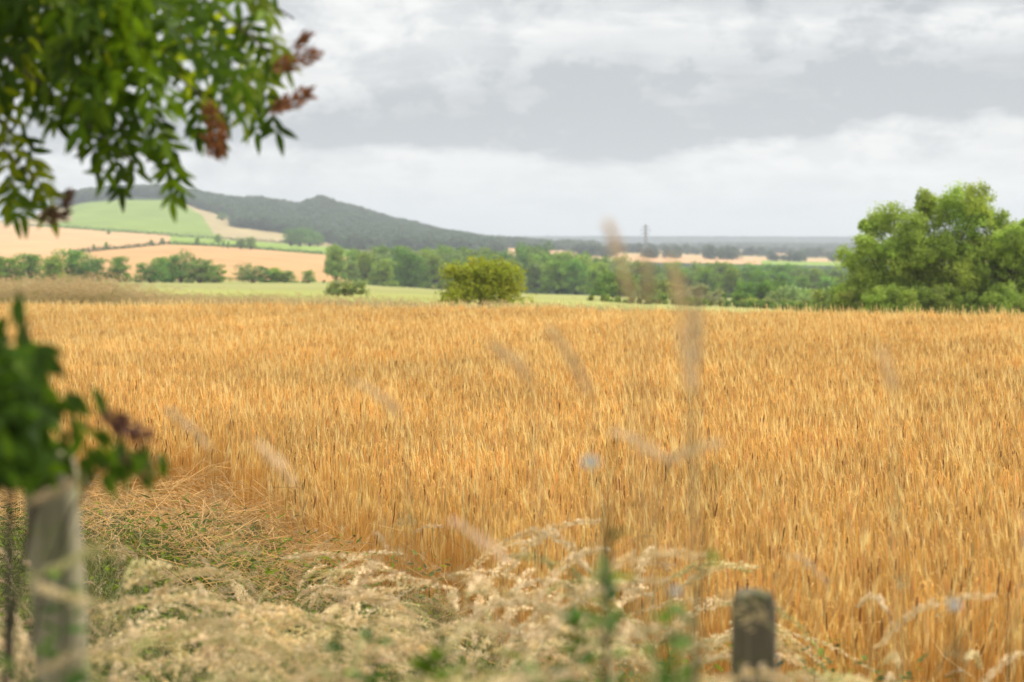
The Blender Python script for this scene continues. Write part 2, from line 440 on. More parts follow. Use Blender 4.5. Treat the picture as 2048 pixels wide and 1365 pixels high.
# ------------------------------------------------------------------ barley
def barley_stalk(mb, r, x, y, h):
    az = r.uniform(0, 2 * PI) if r.rand() < 0.45 else r.normal(PI, 0.8)
    dx, dy = math.cos(az), math.sin(az)
    lean = r.uniform(0.0, 0.06)
    hook = r.uniform(0.009, 0.026)
    t = np.linspace(0, 1, 6)
    stem = np.stack([x + dx * lean * t ** 2 * h, y + dy * lean * t ** 2 * h, t * h], 1)
    end = stem[-1]
    nod = r.uniform(0.94, 1.02) if r.rand() < 0.9 else r.uniform(0.0, 0.10)      # 1 = hangs straight down
    ang = np.linspace(0, PI * nod, 5)[1:]
    arc = end + np.stack([dx * hook * (1 - np.cos(ang)), dy * hook * (1 - np.cos(ang)), hook * np.sin(ang) * 2.0], 1)
    path = np.concatenate([stem, arc])
    w = r.uniform(0.85, 1.15)
    sc_ = np.array([0.90, 0.65, 0.26]) * w; sb = np.array([0.74, 0.45, 0.12]) * w
    pc = sb[None, :] + (sc_ - sb)[None, :] * np.linspace(0, 1, len(path))[:, None]
    mb.tube(path, np.linspace(0.0022, 0.0013, len(path)), pc, k=3)
    # ear
    a0 = PI * nod
    d0 = np.array([dx * math.sin(a0) , dy * math.sin(a0), math.cos(a0)])
    d0 = norm(d0 + r.normal(0, 0.05, 3)); L = r.uniform(0.065, 0.10)
    tt = np.linspace(0, 1, 6); dr = np.array([0, 0, -1.0])
    sag = 0.15
    ep = arc[-1] + d0[None, :] * (tt * L)[:, None] + dr[None, :] * (sag * L * tt ** 2)[:, None]
    er = np.array([0.0018, 0.0036, 0.0041, 0.0038, 0.0028, 0.0009]) * r.uniform(0.85, 1.15)
    dk = r.rand() < .07
    if dk: er = er * 1.15
    ec = (np.array([0.40, 0.20, 0.06]) if dk else np.array([0.78, 0.52, 0.20])) * r.uniform(0.75, 1.15) * np.array([1, r.uniform(0.92, 1.08), 1])
    mb.tube(ep, er, ec, k=4)
    # awns
    na = 9
    for j in range(na):
        s0 = r.uniform(0.1, 0.95); b0 = arc[-1] + d0 * (s0 * L)
        sp = norm(np.cross(d0, rndu(r, 1)[0])) * r.uniform(0.02, 0.13)
        dd = norm(d0 + sp); LL = r.uniform(0.07, 0.13)
        c1 = b0 + dd * LL * 0.5; c2 = b0 + dd * LL + np.array([0, 0, -0.012]) + sp * 0.12
        sd = norm(np.cross(dd, rndu(r, 1)[0]))
        ww = 0.0009
        mb.add([b0 - sd * ww, b0 + sd * ww, c1 + sd * ww * 0.8, c1 - sd * ww * 0.8, c2], [[0, 1, 2, 3]], (0.92, 0.73, 0.39))
        mb.f.append(np.array([[mb.nv - 2, mb.nv - 3, mb.nv - 1]]))
    # a dry leaf blade
    for j in range(r.randint(0, 2)):
        hz = r.uniform(0.25, 0.9); b0 = np.array([np.interp(hz, t, stem[:, 0]), np.interp(hz, t, stem[:, 1]), hz * h])
        a2 = r.uniform(0, 2 * PI); o2 = np.array([math.cos(a2), math.sin(a2), 0]); LL = r.uniform(0.08, 0.17); up = r.uniform(0.2, 0.9)
        u = np.linspace(0, 1, 5)
        lp = b0 + o2[None] * (u * LL * 0.22)[:, None] + np.array([0, 0, 1])[None] * (LL * (up * .5 * u - 1.4 * u ** 2))[:, None]
        mb.ribbon(lp, np.array([0.003, 0.0042, 0.0036, 0.0025, 0.0006]), np.cross(o2, [0, 0, 1]) + r.normal(0, 0.3, 3), np.array([0.80, 0.56, 0.24]) * r.uniform(0.8, 1.15))

def barley_variants(n=12, per=20, rad=0.15, H=0.66, seed=3):
    out = []
    for v in range(n):
        r = np.random.RandomState(seed + v); mb = MB()
        for k in range(per):
            a = r.uniform(0, 2 * PI); q = rad * math.sqrt(r.rand())
            barley_stalk(mb, r, q * math.cos(a), q * math.sin(a), H * (r.uniform(0.86, 1.06) if r.rand() < .7 else r.uniform(.62, .9)))
        out.append(mb.mesh('barley_tuft', M_BARLEY))
    return out

def far_edge(x): return 45.3 - x * 0.47
BV = barley_variants()
def build_barley():
    r = np.random.RandomState(11)
    s = 0.215
    gx, gy = np.meshgrid(np.arange(-14, 14, s), np.arange(6, 54, s))
    x = gx.ravel() + r.uniform(-s * .55, s * .55, gx.size); y = gy.ravel() + r.uniform(-s * .55, s * .55, gx.size)
    e = near_edge(x) + smooth_noise2(x * 2.2, y * 0.0, 4) * 0.45 + smooth_noise2(x * 7, y * 0, 14) * 0.25 + 0.5 * np.clip(-(x + 1.2), 0, 1) * (r.rand(len(x)) < 0.6)
    ok = (y > e) & (y < far_edge(x) + smooth_noise2(x * 1.2, y * 0, 8) * 0.4) & (np.abs(x) < 0.212 * y + 1.6 + 0.03 * y)
    # small gaps
    hole = smooth_noise2(x * 1.7, y * 0.9, 21) + smooth_noise2(x * 4.1, y * 2.7, 22)
    ok &= (hole < 1.25) | (r.rand(len(x)) < 0.25)
    # drill rows of the sower: fewer stalks along narrow tramlines
    x = x[ok]; y = y[ok]; n = len(x); z = zt(x, y)
    hs = 1 + 0.075 * smooth_noise2(x * 0.8, y * 0.35, 31) + 0.045 * smooth_noise2(x * 3, y * 2, 32)
    hs *= 1 - 0.22 * np.clip(1 - (y - near_edge(x)) / 0.9, 0, 1) * r.rand(n)
    tilt = 0.07 * smooth_noise2(x * 1.1, y * 0.6, 33)
    rot = np.stack([r.normal(0, .03, n), r.normal(0, 0.03, n) + tilt, r.uniform(-0.5, 0.5, n)], 1)
    ed_ = np.clip(1 - (y - near_edge(x)) / 0.7, 0, 1) * (r.rand(n) < .5)
    rot[:, 0] += r.normal(0.12, .16, n) * ed_; rot[:, 1] += r.normal(0, .2, n) * ed_
    scl = np.stack([np.ones(n), np.ones(n), hs * r.uniform(0.95, 1.05, n)], 1)
    scatter('barley_crop', BV, np.stack([x, y, z - 0.01], 1), rot, scl, r.randint(0, len(BV), n),
            'ripe golden barley standing across the whole field', 'barley crop')
build_barley()

# lodged and broken straw along the near edge of the crop
def build_straw():
    r = np.random.RandomState(5); mb = MB()
    n = 5200
    for i in range(n):
        x = r.uniform(-4.6, 3.0) if r.rand() < .5 else r.uniform(-4.6, -.9); e = near_edge(x)
        left = x < -0.9
        y = e + (0.6 - 3.4 * r.rand() ** 1.5 if left else r.uniform(-0.4, 0.3))
        if not left and r.rand() < 0.62: continue
        z0 = float(zt(x, y)); a = r.uniform(0, 2 * PI); L = r.uniform(0.15, 0.5); up = r.uniform(-0.1, 0.5 if left else 0.9)
        zz = z0 + abs(r.normal(0, 0.13 if left else 0.10)) + 0.02
        d = norm(np.array([math.cos(a), math.sin(a), up])); p0 = np.array([x, y, zz])
        bend = r.normal(0, 0.12) * L
        P = np.array([p0, p0 + d * L * .5 + np.array([0, 0, bend]), p0 + d * L])
        P[:, 2] = np.maximum(P[:, 2], z0 + 0.01)
        mb.tube(P, 0.002, np.array([0.74, 0.50, 0.21]) * r.uniform(0.7, 1.2), k=3)
    o = mb.build('lodged_straw', M_BARLEY)
    tag(o, 'broken pale straw lying in front of the standing barley', 'straw', kind='stuff')
build_straw()

# ------------------------------------------------------------------ grasses
def grass_head(mb, r, path, wid, col, n, sl=0.008, sw=0.003, spread=0.5):
    """a feathery seed head around a path"""
    k = len(path); t = r.rand(n)
    i = np.clip((t * (k - 1)).astype(int), 0, k - 2); f = t * (k - 1) - i
    p = path[i] * (1 - f)[:, None] + path[i + 1] * f[:, None]
    tg = norm(path[i + 1] - path[i])
    prof = np.sin(PI * np.clip(t * 0.9 + 0.08, 0, 1)) ** 0.7
    o = rndu(r, n); off = o * (wid * prof * r.uniform(0.15, 1, n))[:, None]
    d = norm(tg + o * spread)
    c = np.asarray(col)[None, :] * r.uniform(0.75, 1.2, (n, 1))
    mb.kites(p + off, d, rndu(r, n), sl * r.uniform(0.7, 1.3, n), sw * r.uniform(0.7, 1.3, n), c)

BEIGE = (0.60, 0.45, 0.28); PINK = (0.58, 0.40, 0.27); GREENB = (0.42, 0.42, 0.17); STRAW = (0.56, 0.44, 0.22)
def grass_stalk(mb, r, x, y, h, bend, az, kind, headL=0.15):
    dx, dy = math.cos(az), math.sin(az); t = np.linspace(0, 1, 9)
    # arc: rises then leans over
    P = np.stack([x + dx * bend * h * t ** 2.4, y + dy * bend * h * t ** 2.4, h * (t - 0.38 * bend * t ** 3.5)], 1)
    g = r.rand(); sc0 = np.array([0.30, 0.32, 0.10]) * (1 - g) + np.array([0.52, 0.42, 0.2]) * g
    mb.tube(P, np.linspace(0.0016, 0.0007, 9), sc0, k=3)
    tt = np.linspace(0, 1, 8); dlast = norm(P[-1] - P[-3])
    drop = np.array([0, 0, -1.0]) * r.uniform(0.15, 0.6)
    H = P[-1] + dlast[None] * (tt * headL)[:, None] + drop[None] * (headL * tt ** 2)[:, None]
    if kind == 0:      # soft dense head
        grass_head(mb, r, H, 0.011, BEIGE if r.rand() < .6 else PINK, 110, 0.009, 0.0034, 0.4)
    elif kind == 1:    # open nodding panicle
        grass_head(mb, r, H, 0.028, STRAW if r.rand() < .6 else BEIGE, 70, 0.013, 0.0032, 0.9)
        for j in range(7):
            q = H[r.randint(0, 7)]; mb.tube(np.array([q, q + norm(dlast + rndu(r, 1)[0] * 0.9) * 0.035]), 0.0004, STRAW, k=3)
    else:              # narrow spike
        grass_head(mb, r, H, 0.006, (0.56, 0.40, 0.2), 60, 0.010, 0.003, 0.25)

def blade(mb, r, x, y, L, az, col, w=0.006):
    dx, dy = math.cos(az), math.sin(az); u = np.linspace(0, 1, 7); b_ = r.uniform(0.3, 1.1)
    P = np.stack([x + dx * b_ * L * u ** 1.8 * .7, y + dy * b_ * L * u ** 1.8 * .7, L * (u - 0.45 * b_ * u ** 2.6)], 1)
    mb.ribbon(P, w * np.array([0.6, 0.9, 1, 1, .8, .5, .08]), [-dy + r.normal(0, .3), dx + r.normal(0, .3), 0.1], col)

def grass_variants(n, per, blades, kinds, H, seed, rad=0.12, green=0.5, bend=(0.15, 0.8), wind=PI):
    out = []
    for v in range(n):
        r = np.random.RandomState(seed + v); mb = MB()
        for k in range(per):
            a = r.uniform(0, 2 * PI); q = rad * math.sqrt(r.rand())
            grass_stalk(mb, r, q * math.cos(a), q * math.sin(a), H * r.uniform(0.65, 1.05), r.uniform(*bend),
                        r.normal(wind, 1.0), kinds[r.randint(len(kinds))], r.uniform(0.09, 0.17))
        for k in range(blades):
            a = r.uniform(0, 2 * PI); q = rad * math.sqrt(r.rand())
            if r.rand() < green: c = np.array([0.105, 0.13, 0.022]) * r.uniform(0.35, 1.6)
            else: c = np.array([0.34, 0.27, 0.12]) * r.uniform(0.6, 1.2)
            blade(mb, r, q * math.cos(a), q * math.sin(a), H * r.uniform(0.3, 0.8), r.uniform(0, 2 * PI), c, r.uniform(0.004, 0.008))
        out.append(mb.mesh('grass_tuft', M_GRASS))
    return out

GV_TALL = grass_variants(8, 8, 12, (0, 0, 1), 0.92, 100, bend=(0.25, 1.0))
GV_LOW = grass_variants(5, 0, 95, (1, 0), 0.62, 200, green=0.88)
GV_WISP = grass_variants(6, 2, 2, (1, 2, 0), 1.0, 300, rad=0.05, bend=(0.1, 0.75))
def plume_variants(n, seed, lone=False):
    """arching stems with long soft heads that hang together"""
    out = []
    for v in range(n):
        r = np.random.RandomState(seed + v); mb = MB(); a0 = r.normal(PI * (0.15 if r.rand() < .45 else 1.0), .7)
        for k in range(r.randint(1, 3) if lone else r.randint(3, 7)):
            az = a0 + r.normal(0, .35); h = r.uniform(.72, 1.0); bend = r.uniform(.75, 1.45); dx, dy = math.cos(az), math.sin(az); t = np.linspace(0, 1, 12)
            x0, y0 = r.normal(0, .05, 2)
            P = np.stack([x0 + dx * bend * .62 * h * t ** 2.6, y0 + dy * bend * .62 * h * t ** 2.6, h * (1.12 * t - .42 * bend * t ** 4)], 1)
            mb.tube(P, np.linspace(.0018, .0008, 12), (.40, .37, .15), k=3)
            L0 = 8 - r.randint(0, 3); c = [(0.86, .69, .42), (.83, .65, .39), (.76, .62, .32), (.50, .45, .18)][r.randint(4)]
            grass_head(mb, r, P[L0:], r.uniform(.012, .020), c, 250, .014, .0058, .35)
        for k in range(0 if lone else 7): blade(mb, r, r.normal(0, .05), r.normal(0, .05), r.uniform(.3, .7), r.uniform(0, 6.28), np.array([.13, .2, .035]) * r.uniform(.6, 1.5), .007)
        out.append(mb.mesh('plume_tuft', M_GRASS))
    return out
GV_LONE = plume_variants(8, 760, True)
GV_PLUME = plume_variants(10, 700)
def build_verge():
    r = np.random.RandomState(77)
    # highest sight line (row) of the grass heads, as it varies along the verge
    TOPX = [-400, 0, 200, 420, 650, 800, 950, 1150, 1400, 1600, 1900, 2500]
    TOPY = [1000, 1000, 1045, 1065, 1060, 1140, 1190, 1240, 1270, 1210, 1200, 1200]
    P, R, S, I = [], [], [], []
    def put(x, y, s, i, rr=None):
        P.append((x, y, float(zt(x, y)) - 0.01)); R.append((r.normal(0, .07), r.normal(0, .07), r.uniform(-0.9, 0.9) if rr is None else rr)); S.append((s, s, s)); I.append(i)
    for k in range(5200):                        # low green under-layer
        y = 3.3 + 12.8 * r.rand() ** 0.85; x = r.uniform(-0.26, 0.26) * (y + 1.0)
        if y > near_edge(x) - 0.2 or (x < -.7 and y > near_edge(x) - 2.2 + smooth_noise2(np.array(x * 4.0), np.array(y), 13) and r.rand() < .8): continue
        px = 1024 + x / y * F; top = np.interp(px, TOPX, TOPY) + smooth_noise2(np.array(x * 3.0), np.array(y * 2.0), 3) * 45 + 75
        if (px < 300 and y < 4.4) or (px < 480 and y < 3.7): continue
        keep = np.interp(px, [-300, 800, 1050, 1150, 1450, 1560, 2200], [.8, .75, .34, .22, .10, .006, .006])
        if r.rand() > keep: continue
        hmax = EYE - (top - HOR) / F * y - float(zt(x, y))
        s = min(hmax / 0.5, 1.2) * r.uniform(0.6, 1.0)
        if y > 7: s = max(s, .35 + .35 * r.rand())
        if s > 0.25: put(x, y, s, 8 + r.randint(5))
    for k in range(150):                        # seeding tufts in drifts
        y = 4.0 + 12 * r.rand() ** 0.85; x = r.uniform(-0.26, 0.26) * (y + 1.0)
        if y > near_edge(x) - 0.15: continue
        px = 1024 + x / y * F; top = np.interp(px, TOPX, TOPY) + smooth_noise2(np.array(x * 3.0), np.array(y * 2.0), 3) * 45 + 20
        if (px < 300 and y < 4.4) or (px < 480 and y < 3.7): continue
        if smooth_noise2(np.array(x * 4.5), np.array(y * 3.0), 44) < (0.15 if y < 8 else -.25): continue
        if r.rand() > np.interp(px, [-300, 700, 900, 1100, 2200], [.6, .6, .3, .03, .02]): continue
        s = min((EYE - (top - HOR) / F * y - float(zt(x, y))) / 0.92, 1.05) * r.uniform(0.7, 1.0)
        if y > 6.5 and px < 900: s = max(s, r.uniform(.3, .6))
        if s > 0.25: put(x, y, s, r.randint(8))
    for k in range(330):                         # short thin seeding grass among the far green of the verge
        y = r.uniform(8, 15.5); x = r.uniform(-0.27, 0.0) * y
        if y < near_edge(x) - .1: put(x, y, r.uniform(.35, .62), (13 + r.randint(6)) if r.rand() < .6 else r.randint(8))
    for k in range(215):                        # soft arching heads in the nearer verge
        y = 3.5 + 4.6 * r.rand() ** 1.2; x = r.uniform(-0.25, 0.25) * y
        px = 1024 + x / y * F
        if px < 720 and y < 3.85: continue
        if px < 340 and y < 4.2: continue
        if px < 520 and y < 3.4: continue
        if r.rand() > np.interp(px, [-300, 750, 900, 1150, 1400, 1600, 2200], [.9, .9, .7, .2, .06, .07, .05]): continue
        if 1400 < px < 1620 and y < 4.5: continue
        if smooth_noise2(np.array(x * 5.0 + y), np.array(y * 4.0), 61) < 0.16: continue
        top = np.interp(px, TOPX, TOPY) - 10 + r.rand() ** 1.0 * 320
        s = (EYE - (top - HOR) / F * y - float(zt(x, y))) / 0.80
        if 0.35 < s < 1.5: put(x, y, s, 19 + r.randint(18))
    for k in range(300):                         # scattered single stalks that reach higher, over the barley
        y = r.uniform(2.6, 10.5); x = r.uniform(-0.25, 0.25) * y
        if y > near_edge(x): continue
        px = 1024 + x / y * F
        if px < 250 and r.rand() < 0.5: continue
        if r.rand() > np.interp(px, [900, 1100, 1400, 2048], [.9, .5, .22, .28]): continue
        top = np.interp(px, [0, 300, 700, 1000, 1300, 2048], [960, 900, 900, 860, 870, 930]) + r.rand() ** 0.6 * 330
        s = (EYE - (top - HOR) / F * y - float(zt(x, y))) / 0.95
        if 0.3 < s < 1.45: put(x, y, s, (13 + r.randint(6)) if r.rand() < .55 else 19 + r.randint(10))
    for k in range(330):                         # pale heads reaching up over the edge of the crop
        y = 3.8 + 4.6 * r.rand(); px = r.uniform(300, 1900); x = px2x(px, y)
        if r.rand() > np.interp(px, [300, 450, 900, 1150, 1300, 1540, 1560, 1800, 1900], [.45, .9, .8, .25, .08, .08, .36, .32, .14]): continue
        if 1420 < px < 1600 and y < 4.4: continue
        lo = np.interp(px, [300, 700, 1100, 1500, 1900], [930, 950, 1000, 1080, 1080])
        top = lo + r.rand() ** .8 * 230
        s = (EYE - (top - HOR) / F * y - float(zt(x, y))) / 0.86
        if smooth_noise2(np.array(x * 6.0), np.array(y * 2.0), 71) < 0.1: continue
        if 0.35 < s < 1.5: put(x, y, s, 29 + r.randint(8))
    scatter('verge_grass', GV_TALL + GV_LOW + GV_WISP + GV_PLUME + GV_LONE, P, R, S, I, 'tall seeding beige grass with green blades on the near verge', 'grass')
build_verge()

# tall rough grass beyond the far edge of the barley
GV_FAR = grass_variants(5, 26, 26, (1, 2), 0.95, 400, rad=0.22, green=0.3, bend=(0.3, 1.0))
def build_far_grass():
    r = np.random.RandomState(9); P, R, S, I = [], [], [], []
    def put(x, y, s, i, ww=1.0): P.append((x, y, float(zt(x, y)) - .02)); R.append((r.normal(0, .05), r.normal(0, .05), r.uniform(-.5, .5))); S.append((s * ww, s * ww, s)); I.append(i)
    for k in range(700):
        x = r.uniform(-16, -6.3); y = r.uniform(49.5, 58); px = 1024 + x / y * F
        top = np.interp(px, [-200, 0, 60, 230, 290, 330, 420], [560, 556, 553, 549, 560, 588, 596]) + r.normal(0, 4)
        s = (EYE - (top - HOR) / F * y - float(zt(x, y))) / 0.86
        if s > 0.1: put(x, y, min(s, 1.5), r.randint(5))
    for k in range(1900):                      # low fringe
        x = r.uniform(-9, 6); y = far_edge(x) + r.uniform(0.6, 6)
        px = 1024 + x / y * F; top = np.interp(px, [300, 600, 900, 1200, 1500], [578, 583, 593, 602, 618]) + r.uniform(0, 18)
        s = (EYE - (top - HOR) / F * y - float(zt(x, y))) / 0.86
        if s > 0.1: put(x, y, s, r.randint(5))
    for k in range(260):
        x = r.uniform(-13, -5.8); y = r.uniform(49.5, 55); px = 1024 + x / y * F
        top = np.interp(px, [-200, 0, 60, 230, 290, 330, 420], [545, 540, 538, 540, 545, 560, 575]) + r.rand() * 22
        s = (EYE - (top - HOR) / F * y - float(zt(x, y))) / 1.0
        if s > 0.3: put(x, y, s, 5 + r.randint(6), 1.9)
    for k in range(150):                      # separate tall stalks
        x = r.uniform(-9, 3.2); y = far_edge(x) + r.uniform(0.6, 4)
        px = 1024 + x / y * F; top = np.interp(px, [0, 300, 700, 1100, 1400], [548, 560, 560, 566, 596]) + r.rand() ** .5 * 36
        s = (EYE - (top - HOR) / F * y - float(zt(x, y))) / 1.0
        if s > 0.3: put(x, y, s, 5 + r.randint(6), 1.6)
    scatter('rough_grass', GV_FAR + GV_WISP, P, R, S, I, 'tall dry grass fringe behind the far edge of the barley', 'grass')
build_far_grass()

# ------------------------------------------------------------------ trees
def foliage(mb, r, cen, rad, n, leaf, col, flat=0.85, shell=0.5):
    """leaves round each centre; cen (m,3), rad (m,), col (m,3)"""
    m = len(cen); k = np.repeat(np.arange(m), n)
    d = rndu(r, len(k)); q = rad[k] * (shell + (1 - shell) * r.rand(len(k))) ** 0.8
    p = cen[k] + d * q[:, None] * np.array([1, 1, flat])
    dd = norm(d * 0.6 + rndu(r, len(k)) * 0.8 + np.array([0, 0, -0.25]))
    nn = norm(d * 0.7 + rndu(r, len(k)) * 0.6 + np.array([0, 0, 0.5]))
    c = col[k] * r.uniform(0.78, 1.22, (len(k), 1))
    mb.kites(p, dd, nn, leaf * r.uniform(0.7, 1.3, len(k)), leaf * 0.62 * r.uniform(0.7, 1.3, len(k)), c)

def lobe_tree(name, lobes, bases, leaf, sub, per, green, seed, trunk_r, label=None, cat='tree', group=None, origin=None, jitter=0.25, sub_r=0.34, mat=None, flip=True, shell=.5):
    """lobes: (x,y,z,r) world or local; bases: list of trunk foot points; returns Empty with crown and trunk children"""
    r = np.random.RandomState(seed); origin = np.array(origin if origin is not None else (0, 0, 0), float)
    root = empty(name, origin, 0, label, cat, group)
    cr = MB(); tr = MB()
    lobes = [np.array(l, float) for l in lobes]
    for l in lobes:
        c = l[:3] - origin; R = l[3]
        ns = sub
        d = rndu(r, ns); d[:, 2] = np.where((d[:, 2] < -0.35) & flip, -d[:, 2], d[:, 2])
        sc_ = c + d * (R * r.uniform(0.35, 1.0, ns))[:, None] * np.array([1, 1, 0.85])
        sr = R * sub_r * r.uniform(0.6, 1.3, ns)
        base = np.array(green)[None] * (1 + jitter * r.uniform(-1, 1, (ns, 1))) * np.array([1, 1, 1]) * (1 + r.normal(0, 0.035, (1, 3)))
        foliage(cr, r, sc_, sr, per, leaf, np.clip(base, 0.01, 1), shell=shell)
        # limb
        bf = min(bases, key=lambda q: abs(q[0] - origin[0] - c[0])); bf = np.array(bf) - origin
        t = np.linspace(0, 1, 7)[:, None]
        mid = bf * 0.5 + c * 0.5; mid[0] = bf[0] * 0.75 + c[0] * 0.25; mid[1] = bf[1] * 0.75 + c[1] * 0.25
        P = (1 - t) ** 2 * bf + 2 * t * (1 - t) * mid + t ** 2 * c
        P += r.normal(0, 0.02, P.shape) * np.linalg.norm(c - bf) * t * (1 - t) * 2
        tr.tube(P, trunk_r * (1.0 - 0.82 * t[:, 0]) * 0.6, (0.1, 0.08, 0.06), k=6)
        for j in range(min(ns, 5)):
            mid2 = P[4 + (j % 2)]
            tr.tube(np.array([mid2, (mid2 + sc_[j]) / 2 + r.normal(0, .03, 3) * R, sc_[j]]), [trunk_r * .16, trunk_r * .1, trunk_r * .03], (0.1, 0.08, 0.06), k=4)
    for bf in bases:
        bf = np.array(bf) - origin; hh = max(l[2] for l in lobes) - origin[2] - bf[2]
        tr.tube(np.array([bf - [0, 0, 0.15 * hh * 0.2], bf + [0, 0, hh * .08], bf + [r.normal(0, .02) * hh, 0, hh * .3]]), [trunk_r * 1.25, trunk_r, trunk_r * .7], (0.1, 0.08, 0.06), k=8)
    cr.build('crown', mat or M_TREE, root); tr.build('trunk', M_BARK, root)
    return root

def rand_lobes(r, H, W, n, low=0.25, dep=None):
    out = []
    for i in range(n):
        t = (i + 0.5) / n; z = H * (low + (0.86 - low) * t)
        prof = math.sin(PI * min(1, 0.25 + 0.72 * (z / H))) ** 0.6
        a = i * 2.4 + r.uniform(-.5, .5); q = W * 0.5 * prof * r.uniform(0.25, 0.75)
        out.append((q * math.cos(a), q * math.sin(a), z, W * r.uniform(0.19, 0.29)))
    return out

def skirt(r, W): return [(W * .36 * math.cos(i * 1.05), W * .36 * math.sin(i * 1.05), r.uniform(1.6, 4.4), W * r.uniform(.17, .25)) for i in range(6)]
PROTO = {}
for i in range(6):
    r = np.random.RandomState(500 + i); W = [10, 11, 9, 12, 8.5, 11][i]
    g = [(0.22, 0.34, 0.04), (0.16, 0.29, 0.04), (0.27, 0.36, 0.05), (0.13, 0.25, 0.05), (0.25, 0.34, 0.10), (0.19, 0.33, 0.035)][i]
    PROTO[i] = lobe_tree('broadleaf_tree', rand_lobes(r, 13, W, 12, low=0.30) + skirt(r, W), [(0, 0, 0)], 0.5, 15, 20, g, 600 + i, 0.32,
                         'broadleaf tree', 'tree')
    PROTO[i].location = (0, -500 - 30 * i, 0)
r = np.random.RandomState(5150)
WB = 'broadleaf tree crowded into the dense woodland belt behind the meadow'
used = set()
def tree(k, px, d, h, wscale=1.0, label=None, group=None, name=None, sink=0.0):
    """place a tree of a proto; the first time the proto itself is moved"""
    p = at(px, d); s = h / 13.0
    if k in used: o = dup(PROTO[k], p, r.uniform(0, 6.28), (s * wscale, s * wscale, s))
    else:
        used.add(k); o = PROTO[k]; o.location = p; o.rotation_euler = (0, 0, r.uniform(0, 6.28)); o.scale = (s * wscale, s * wscale, s)
    o.location.z -= sink
    if name: o.name = name
    if label: o['label'] = label
    if group: o['group'] = group
    elif 'group' in o.keys(): del o['group']
    return o
def top_of_belt(px):
    return np.interp(px, [640, 700, 760, 860, 1000, 1100, 1160, 1200, 1260, 1330, 1400, 1480, 1600, 1700, 1900, 2200], [498, 494, 492, 490, 495, 494, 501, 512, 516, 526, 524, 521, 528, 534, 536, 536])
for ri, (d0, step) in enumerate([(620, 46), (690, 44), (770, 42)]):
    px = 700 if ri == 0 else 668
    while px < 2150:
        d = d0 + r.uniform(-22, 22)
        if ri == 0 and px > 1180: d -= 40
        z = float(at(px, d)[2])
        top = top_of_belt(px) + (9 if ri == 0 else (4 if ri == 1 else 0)) + r.uniform(-4, 9) + (r.uniform(2, 16) if ri == 0 else 0)
        h = pz(top, d) - z
        tree(r.randint(6), px, d, max(h, 5.5) * 1.10, r.uniform(0.9, 1.15) * np.interp(h, [6, 13], [1.25, 1.0]), WB, 'trees of the woodland belt', sink=max(h, 5.5) * .08)
        px += step * r.uniform(0.7, 1.25)

# scrub in front of the belt, each bush of its own
def bush(name, label, px, d, top, wpx, green, seed, leafpx=5, lob=6, sub=10, per=22, cat='bush', group=None, base=None, shell=.5, sub_r=.34):
    p = at(px, d); H = pz(top, d) - p[2]; W = wpx / F * d; r = np.random.RandomState(seed)
    L = []
    for i in range(lob):
        t = i / max(1, lob - 1); x = (t - .5) * W * .66 + r.normal(0, .04) * W; hh = H * (0.50 + 0.2 * math.sin(PI * min(max(t, .1), .9))) * r.uniform(0.85, 1.1)
        L.append((p[0] + x, p[1] + r.uniform(-.2, .2) * W, p[2] + hh, min(W * .24, H * .36) * r.uniform(.85, 1.1)))
        L.append((p[0] + x * 1.08, p[1] + r.uniform(-.25, .1) * W, p[2] + hh * .38, min(W * .27, H * .40) * r.uniform(.8, 1.1)))
    return lobe_tree(name, L, [tuple(p)], leafpx / F * d, sub, per, green, seed, max(0.03, H * .025), label, cat, group, origin=p, shell=shell, sub_r=sub_r)

bush('hawthorn_bush', 'bright yellow-green bushy hawthorn standing alone behind the middle of the barley', 968, 92, 513, 158, (0.33, 0.35, 0.035), 21, 6, 8, 16, 40, cat='bush', shell=.1, sub_r=.46)
bush('sallow_bush', 'small pale grey-green bush at the meadow edge left of the hawthorn', 690, 160, 558, 75, (0.30, 0.34, 0.14), 22, 5, 5, cat='bush')
bush('round_shrub', 'broad mid-green shrub at the right end of the pale meadow strip', 1235, 330, 540, 105, (0.14, 0.24, 0.035), 23, 5, 6)
bush('round_shrub', 'olive shrub right of the meadow strip behind the tall grass spikes', 1320, 300, 561, 100, (0.24, 0.29, 0.07), 24, 5, 6)
bush('round_shrub', 'dull brownish green shrub behind the pale grass heads', 1395, 280, 570, 80, (0.30, 0.30, 0.16), 25, 5, 5)
bush('round_shrub', 'low deep green shrub in front of the darkest woodland', 1470, 300, 586, 90, (0.15, 0.25, 0.04), 26, 5, 5)
bush('round_shrub', 'wide bright green shrub in front of the dark belt trees', 1520, 350, 556, 120, (0.15, 0.27, 0.04), 27, 5, 6)
bush('round_shrub', 'small yellowish shrub low beside the pale domed bush', 1508, 240, 598, 70, (0.28, 0.31, 0.08), 28, 5, 5)
bush('domed_bush', 'pale domed silvery green bush left of the large willow', 1578, 250, 573, 78, (0.30, 0.38, 0.16), 29, 5, 5)
bush('domed_bush', 'second pale domed bush, nearest to the large willow', 1640, 230, 585, 85, (0.28, 0.36, 0.15), 30, 5, 5)
bush('scrub_bush', 'leafy scrub at the left foot of the large willow', 1668, 170, 566, 90, (0.22, 0.28, 0.07), 31, 6, 6)
rs = np.random.RandomState(12)
for i, px in enumerate(range(1215, 1700, 34)):
    bush('scrub_bush', 'low rounded bush in the strip of scrub along the far edge of the crop', px + rs.uniform(-8, 8), 215 + rs.uniform(-25, 25), np.interp(px, [1200, 1400, 1700], [594, 600, 604]) + rs.uniform(-7, 7), rs.uniform(55, 85),
         [(.24, .29, .07), (.17, .26, .05), (.30, .31, .12), (.20, .29, .08)][i % 4], 200 + i, 5, 4, 7, 18, group='bushes of the scrub strip')
